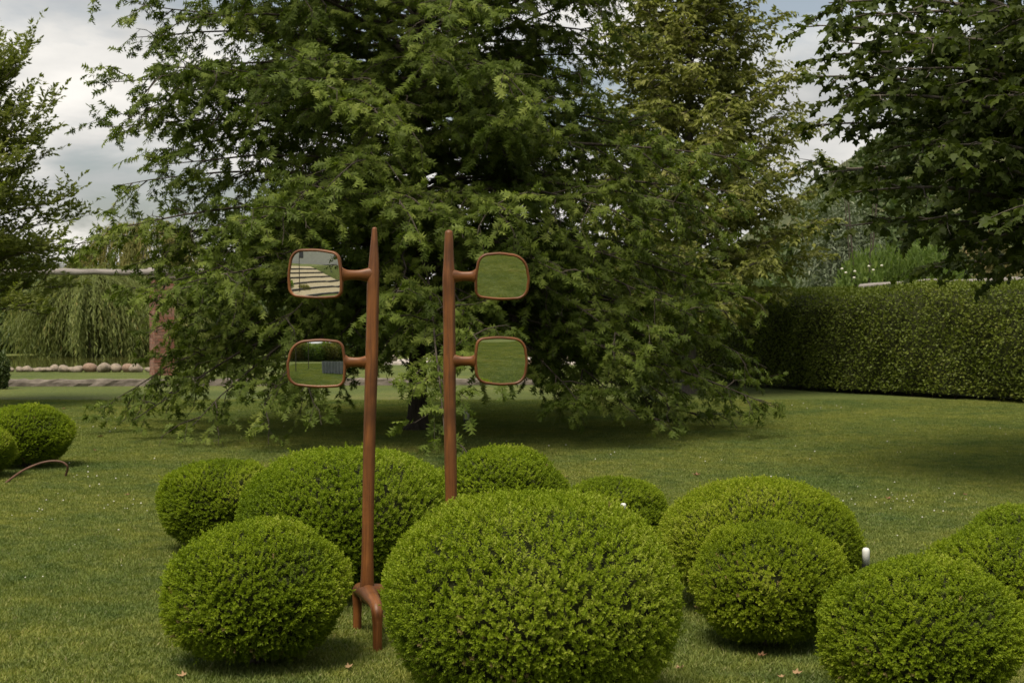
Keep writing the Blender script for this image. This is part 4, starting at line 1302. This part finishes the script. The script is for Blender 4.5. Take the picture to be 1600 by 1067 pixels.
def stand(label, d0, post, legs, node, mirrors):
    bx, bz = X(node[0], d0), Z(node[1], d0)
    base = np.array([bx, d0, 0.0])
    root = empty('mirror_stand', tuple(base))
    def L(px, py, dd=0.0): return (X(px, d0 + dd) - bx, dd, Z(py, d0 + dd))
    k = d0 / F
    V, Fq, G = sweep([L(x, y) for x, y, _ in post], [r * k for _, _, r in post], 18, 8, ell=0.92)
    link('post', mesh_np('stand_post', V, Fq, M['wood'], smooth=True, grain=G), root)
    for (ox, oy) in legs:
        top = bz - 0.015
        q = np.array([ox, oy])
        P = [(-0.02 * ox, -0.02 * oy, bz + 0.02), (0.35 * ox, 0.35 * oy, bz + 0.012), (0.78 * ox, 0.78 * oy, bz + 0.006), (0.97 * ox, 0.97 * oy, bz - 0.022), (ox, oy, bz - 0.07), (ox * 1.01, oy * 1.01, bz * 0.4), (ox * 1.01, oy * 1.01, -0.01)]
        V, Fq, G = sweep(P, [0.048, 0.042, 0.034, 0.031, 0.027, 0.0245, 0.024], 14, 6)
        link('leg', mesh_np('stand_leg', V, Fq, M['wood'], smooth=True, grain=G), root)
    for quad, rad, target, (ax, ay), lab in mirrors:
        us = [p[0] for p in quad]; vs_ = [p[1] for p in quad]
        cpx, cpy = sum(us) / 4, sum(vs_) / 4
        c = np.array([X(cpx, d0), d0, Z(cpy, d0)])
        ql = [((u - cpx) * k, -(v - cpy) * k) for u, v in quad]
        m, r = mirror_unit(root, base, c, ql, [q * k for q in rad], target, lab)
        sgn = 1 if ax > cpx else -1
        half = (max(us) - min(us)) / 2 * k
        e = (m - base) + r * sgn * (half - 0.004) + np.array([0, 0.016, 0]); e[2] = Z(ay, d0)
        s = np.array(L(ax, ay)); s[1] += 0.0
        P = [s, s + (e - s) * 0.22, s + (e - s) * 0.45, s + (e - s) * 0.72, s + (e - s) * 0.90, s + (e - s) * 1.02]
        V, Fq, G = sweep(P, [0.046, 0.036, 0.0275, 0.0268, 0.031, 0.043], 16, 7, ell=0.62, cap=False)
        link('arm', mesh_np('stand_arm', V, Fq, M['wood'], smooth=True, grain=G), root)
    tag(root, label, 'sculpture', 'wooden mirror stands')


stand('left carved wooden stand with tapering post and two mirrors on its left side', 7.6,
      [(574, 934, 12.0), (573.4, 920, 11.5), (574, 895, 10.2), (574.5, 850, 9.4), (576.5, 720, 9.6), (578.5, 640, 9.8), (580.5, 570, 10.2), (582, 500, 9.8), (583, 440, 9.6), (584, 415, 8.4), (584.6, 390, 6.6), (585.2, 358, 4.0)],
      [(-0.075, 0.20), (0.082, -0.30), (0.20, 0.14)], (574, 930),
      [([(450, 386.5), (534, 393.5), (538.5, 467), (445, 465)], [20, 12, 13, 16], (-15.4, -12.4, 1.75), (582, 430), 'upper mirror frame reflecting striped terraces and a pale house'),
       ([(452, 530), (538, 531), (540.5, 606), (446, 604)], [24, 13, 14, 20], (-3.0, -14.0, 0.1), (580, 566), 'lower mirror frame reflecting lawn, poles and a grey metal sheet')])
stand('right carved wooden stand with blunt top and two mirrors on its right side', 7.8,
      [(704, 932, 12), (704, 918, 11.2), (704.5, 880, 10), (705, 790, 9.2), (704, 720, 9.8), (702.8, 640, 9.6), (702.3, 565, 10), (702, 520, 9.6), (701.6, 470, 9.8), (701.4, 435, 10.0), (701.2, 405, 8.2), (701.4, 380, 7.2), (701.4, 364, 6.4)],
      [(-0.085, 0.21), (0.07, -0.27), (0.21, 0.12)], (704, 928),
      [([(745, 395), (826, 396), (829, 470), (741, 467)], [16, 25, 20, 12], (2.0, 0.6, 0.0), (702, 432), 'upper mirror frame filled with reflected lawn'),
       ([(742, 526.5), (824, 526.5), (826, 603.5), (741, 600)], [12, 20, 22, 18], (3.6, -0.2, 0.0), (703, 564), 'lower mirror frame filled with reflected lawn')])


# ------------------------------------------------------------------ small lamps, pipe, fallen leaves, clover
def garden_lamp(label, x, y, hb, hc, r):
    root = empty('garden_lamp', (x, y, 0))
    def lathe(prof, seg=16):
        V = [(q * math.cos(2 * math.pi * j / seg), q * math.sin(2 * math.pi * j / seg), z) for q, z in prof for j in range(seg)]
        Fc = [(i * seg + j, i * seg + (j + 1) % seg, (i + 1) * seg + (j + 1) % seg, (i + 1) * seg + j) for i in range(len(prof) - 1) for j in range(seg)]
        Fc += [tuple(range(seg))[::-1], tuple(range((len(prof) - 1) * seg, len(prof) * seg))]
        return np.array(V), Fc
    V, Fc = lathe([(r * 0.85, -0.02), (r * 0.85, hb * 0.9), (r, hb * 0.92), (r, hb)])
    link('base', mesh_np('lamp_base', V, Fc, M['black_plastic'], smooth=False), root)
    V, Fc = lathe([(r * 0.93, hb + 0.001), (r * 0.93, hb + hc * 0.75), (r * 0.86, hb + hc * 0.88), (r * 0.6, hb + hc * 0.97), (r * 0.15, hb + hc)])
    link('lamp_shade', mesh_np('lamp_shade', V, Fc, M['opal'], smooth=True), root)
    tag(root, label, 'garden lamp', 'small garden lamps')


garden_lamp('small white-topped garden lamp between the box balls on the right', X(1353, 8.2), 8.2, Z(881, 8.2), Z(855, 8.2) - Z(881, 8.2), 0.024)
garden_lamp('black and white garden lamp on the lawn right of the oak trunk', X(729, 21.6), 21.6, 0.19, 0.14, 0.047)
garden_lamp('tiny lamp top showing over the shoulder of the largest box ball', X(974, 8.2), 8.2, Z(797, 8.2), 0.042, 0.017)

pd = 15.2
V, Fq, G = sweep([(X(20, pd - .2), -0.4, 0.0), (X(40, pd), -0.1, 0.09), (X(60, pd), 0.05, 0.155), (X(78, pd), 0.1, 0.175), (X(92, pd), 0.12, 0.16), (X(99, pd), 0.13, 0.12), (X(98, pd), 0.16, 0.07), (X(93, pd), 0.2, 0.0)], [0.012] * 8, 8, 6)
V[:, 0] -= X(60, pd)
tag(link('bent_pipe', mesh_np('bent_pipe', V, Fq, M['hose'], smooth=True), loc=(X(60, pd), pd, 0.01)), 'brown bent pipe arching over the grass before the far left box ball', 'pipe')

fl_V, fl_F = maple_leaf()
fallen = []
for q in range(2):
    V = fl_V.copy(); V[:, 2] = V[:, 2] * -1.5 + 0.12 * np.abs(V[:, 0]); V[:, 1] -= 0.4
    fallen.append(mesh_np('fallen_leaf', V, fl_F, M['dead_leaf'], rnd=np.full(len(V), float(q))))
frng = random.Random(8)
FL = [(1088, 745, 'dry tan leaf lying alone on the lawn above the wide right box balls', .11), (157, 684, 'dry leaf on the lawn right of the far left box ball', .12), (148, 706, 'small dry leaf just below another on the left lawn', .07),
      (1062, 1050, 'brown leaf on the grass at the right foot of the largest box ball', .06), (1190, 1030, 'brown leaf at the bare stems of the round box ball', .06), (1245, 1058, 'brown curled leaf left of the front right box ball', .06),
      (1222, 1064, 'brown leaf at the bottom edge below the round box ball', .05), (285, 1062, 'tan leaf at the bottom edge below the front left box ball', .06), (1388, 782, 'pale leaf on the lawn above the white-topped lamp', .08),
      (1508, 776, 'brown leaf on the lawn above the right edge box balls', .06), (200, 776, 'pale leaf on the lawn left of the outermost left box ball', .07), (885, 748, 'dry leaf on the lawn behind the largest box ball', .07),
      (100, 640, 'pale leaf on the lawn beyond the far left box ball', .10), (545, 1048, 'brown leaf on the grass beside the left stand leg', .05)]
for px, py, lab, s in FL:
    d = F * EYE / (py - HOR)
    o = link('fallen_leaf', frng.choice(fallen), loc=(X(px, d), d, 0.022))
    s *= 0.78; o.scale = (s, s, s * 1.6); o.rotation_euler = (frng.uniform(-.3, .3), frng.uniform(-.3, .3), frng.uniform(0, 6.28))
    tag(o, lab, 'fallen leaf', 'fallen leaves on the lawn')


def clover():
    rng = np.random.default_rng(17)
    c = []
    for cx, cyy, n, sp in ((1440, 795, 26, .9), (1400, 785, 16, .5), (1150, 640, 16, 2.2), (1400, 660, 10, 2.2), (180, 740, 14, 1.2), (230, 790, 12, .6), (60, 800, 16, .8), (870, 700, 10, 1.5), (1200, 720, 14, 2), (60, 900, 8, .5), (1500, 700, 10, 2), (420, 640, 12, 2.5), (140, 660, 10, 1.5)):
        d = F * EYE / (cyy - HOR)
        for _ in range(n): c.append((X(cx, d) + rng.normal(0, sp * .6), d + rng.normal(0, sp), rng.uniform(0.012, 0.035)))
    c = np.array(c)
    O = np.array([(1, 0, 0), (-1, 0, 0), (0, 1, 0), (0, -1, 0), (0, 0, 1), (0, 0, -1)]) * 1.0
    Fc = np.array([(0, 2, 4), (2, 1, 4), (1, 3, 4), (3, 0, 4), (2, 0, 5), (1, 2, 5), (3, 1, 5), (0, 3, 5)])
    s = rng.uniform(0.003, 0.0065, len(c)) * np.clip(c[:, 1] / 9, 0.9, 1.9)
    V = c[:, None, :] + O[None] * s[:, None, None]
    Fa = (np.arange(len(c)) * 6)[:, None, None] + Fc[None]
    tag(link('clover_flowers', mesh_np('clover_flowers', V.reshape(-1, 3), Fa.reshape(-1, 3), M['white_flower'])), 'tiny white clover flowers dotted over the lawn', 'flowers', kind='stuff')


clover()


# ------------------------------------------------------------------ behind the camera: what the mirrors show
def terraces():
    root = empty('terrace_steps', (-9.6, -5.2, 0.0), math.radians(108))
    W, dep, rise = 10.5, 1.5, 0.46
    Fc = [(0, 3, 2, 1), (0, 1, 5, 4), (1, 2, 6, 5), (2, 3, 7, 6), (3, 0, 4, 7), (4, 5, 6, 7)]
    for i in range(6):
        y0, z0 = i * dep, i * rise
        z1 = z0 + 0.15
        V = np.array([(x, y, z) for z in (-0.02, z1) for x, y in ((-W / 2, y0), (W / 2, y0), (W / 2, y0 + 0.34), (-W / 2, y0 + 0.34))])
        link('riser', mesh_np('terrace_riser', V, Fc, M['riser']), root)
        y1 = y0 + dep - 0.003
        q = [(-W / 2, y0 + 0.343), (W / 2, y0 + 0.343), (W / 2, y1), (-W / 2, y1)]
        V = np.array([(x, y, -0.02) for x, y in q] + [(x, y, z1 - 0.03 if y < y0 + 1 else z0 + rise - 0.01) for x, y in q])
        link('tread', mesh_np('terrace_tread', V, Fc, M['gravel']), root)
    xs, ys = np.linspace(-16, 16, 17), np.linspace(9.02, 33, 13)
    gx, gy = np.meshgrid(xs, ys)
    gz = 2.74 + 1.7 * (gy - 9) / 24 + 0.1 * np.sin(gx * 0.9 + gy * 0.4)
    gz[:, 0] = gz[:, -1] = -0.05; gz[0] = -0.05
    V = np.stack([gx, gy, gz], -1).reshape(-1, 3); i = np.arange(17 * 13).reshape(13, 17)
    Q = np.stack([i[:-1, :-1], i[:-1, 1:], i[1:, 1:], i[1:, :-1]], -1).reshape(-1, 4)
    sl = tag(link('grass_slope', mesh_np('grass_slope', V, Q, M['lawn'], smooth=True), loc=tuple(root.location)), 'grass slope above the terraces reflected in the upper left mirror', kind='structure')
    sl.rotation_euler = root.rotation_euler
    tag(root, 'straw-coloured terrace steps with edges coloured in shadow grey, reflected in the upper left mirror', 'terrace')


terraces()


def house():
    root = empty('pale_house', (-9.6 - 0.883 * 33 + 0.47 * 15, -5.2 - 0.469 * 33 - 0.883 * 15, 4.3), math.radians(120 + 180))
    w, d, h = 8, 4, 3.6
    def bx(x0, x1, y0, y1, z0, z1):
        return np.array([(x, y, z) for z in (z0, z1) for x, y in ((x0, y0), (x1, y0), (x1, y1), (x0, y1))]), [(0, 3, 2, 1), (0, 1, 5, 4), (1, 2, 6, 5), (2, 3, 7, 6), (3, 0, 4, 7), (4, 5, 6, 7)]
    link('wall', mesh_np('house_wall', *bx(-w, w, -d, d, -0.5, h), M['render']), root)
    V = np.array([(-w - .4, -d - .4, h + .002), (w + .4, -d - .4, h + .002), (w + .4, d + .4, h + .002), (-w - .4, d + .4, h + .002), (-w - .4, 0, h + 2), (w + .4, 0, h + 2)])
    link('roof', mesh_np('house_roof', V, [(0, 1, 5, 4), (2, 3, 4, 5), (0, 4, 3), (1, 2, 5), (0, 3, 2, 1)], M['roof']), root)
    for x in (-5, 5.5):
        f = link('window', mesh_np('house_window', *bx(x - .6, x + .6, d + 0.002, d + .05, 1, 2.4), M['kerb']), root)
        link('pane', mesh_np('house_pane', *bx(x - .5, x + .5, d + .052, d + .06, 1.1, 2.3), M['dark_glass']), f)
    tag(root, 'pale rendered house on the bank, reflected in the upper left mirror', 'house')


house()


def sheet():
    V, n = [], 61
    for z in (0.0, 0.85):
        for side in (0.0, 0.004):
            for i in range(n):
                x = 1.5 * i / (n - 1)
                V.append((x, 0.045 * math.sin(i / (n - 1) * 2 * math.pi * 7) + 0.18 * (x / 1.5) ** 2 - side, z))
    V = np.array(V); Fc = []
    g = lambda zi, si, i: (zi * 2 + si) * n + i
    for i in range(n - 1):
        Fc += [(g(0, 0, i), g(1, 0, i), g(1, 0, i + 1), g(0, 0, i + 1)), (g(0, 1, i), g(0, 1, i + 1), g(1, 1, i + 1), g(1, 1, i)),
               (g(1, 0, i), g(1, 1, i), g(1, 1, i + 1), g(1, 0, i + 1))]
    tag(link('corrugated_sheet', mesh_np('corrugated_sheet', V, Fc, M['metal_sheet'], smooth=False), loc=(-1.75, -4.6, 0)), 'grey corrugated metal screen on the grass, reflected in the lower left mirror', 'metal screen')


sheet()
for x, y, r, lab in ((-3.9, -6.0, 0.035, 'thin dark pole near the edge of the lower left mirror reflection'), (-3.1, -7.6, 0.03, 'thin dark pole in the middle of the lower left mirror reflection'), (-11.3, -4.2, 0.04, 'grey pole beside the terraces in the upper left mirror reflection')):
    V, Fq, _ = sweep([(0, 0, -0.05), (0.01, 0, 1.5), (0, 0.01, 3.4)], [r, r * 0.95, r * 0.85], 8, 3)
    tag(link('garden_pole', mesh_np('garden_pole', V, Fq, M['grey_bark'], smooth=True), loc=(x, y, 0)), lab, 'pole', 'poles reflected in the mirrors')
for i, (x, y, r, h) in enumerate(((-10.2, -22.0, 3.0, 3.2), (-6.8, -22.6, 3.0, 3.0), (-3.8, -22.0, 3.0, 2.8), (-0.9, -22.6, 3.0, 3.1), (2.0, -22.0, 3.0, 3.0), (-11.6, -5.2, 0.9, 0.9), (-13.2, -4.4, 1.3, 1.5), (-19.5, -19, 2.0, 2.6), (-21.5, -6.0, 2.6, 4.2))):
    shrub('border_shrub', ['large leafy shrub at the left of the lower left mirror reflection', 'russet shrub left of the middle in the lower left mirror reflection', 'brownish shrub in the middle of the lower left mirror reflection', 'green shrub right of the middle in the lower left mirror reflection',
                           'dry shrub at the right of the lower left mirror reflection', 'low shrub beside the terraces in the upper left mirror reflection', 'bushy shrub left of the terraces in the upper left mirror reflection', 'shrub before the house in the upper left mirror reflection', 'tall shrub beside the house in the upper left mirror reflection'][i],
          (x, y, float(bank_z(np.array(x), np.array(y))) if y < -15 else (2.9 if x < -20 else 0)), border[i % 2], stemA, group='border shrubs behind the camera', scale=(r * 0.8, r * 0.8, h * 0.85), rz=i)


def back_maple():
    loc = (-4.9, -2.1, 0)
    rng = np.random.default_rng(19)
    limbs, rad = [], []
    az = 0
    for i in range(18):
        z0 = 2.05 + 2.6 * i / 17
        az += 2.39996
        limbs.append(limb_path(rng, z0, az, rng.uniform(1.4, 2.1), math.radians(20), 0.20)); rad.append(0.035)
    tp = [(0, 0, -0.05), (0, 0, 0.3), (0, 0, 2.5), (0, 0, 5.6)]
    root = make_tree('maple_tree', loc, np.array(limbs), np.array(rad), (tp, [0.18, 0.12, 0.1, 0.03]), 33, maple_leaf(), M['maple_leaf'], M['grey_bark'], 0.15, sec_step=0.5, tw_step=0.25, k=5)
    tag(root, 'young maple behind the camera whose leaves hang into the upper left mirror reflection', 'tree')


back_maple()
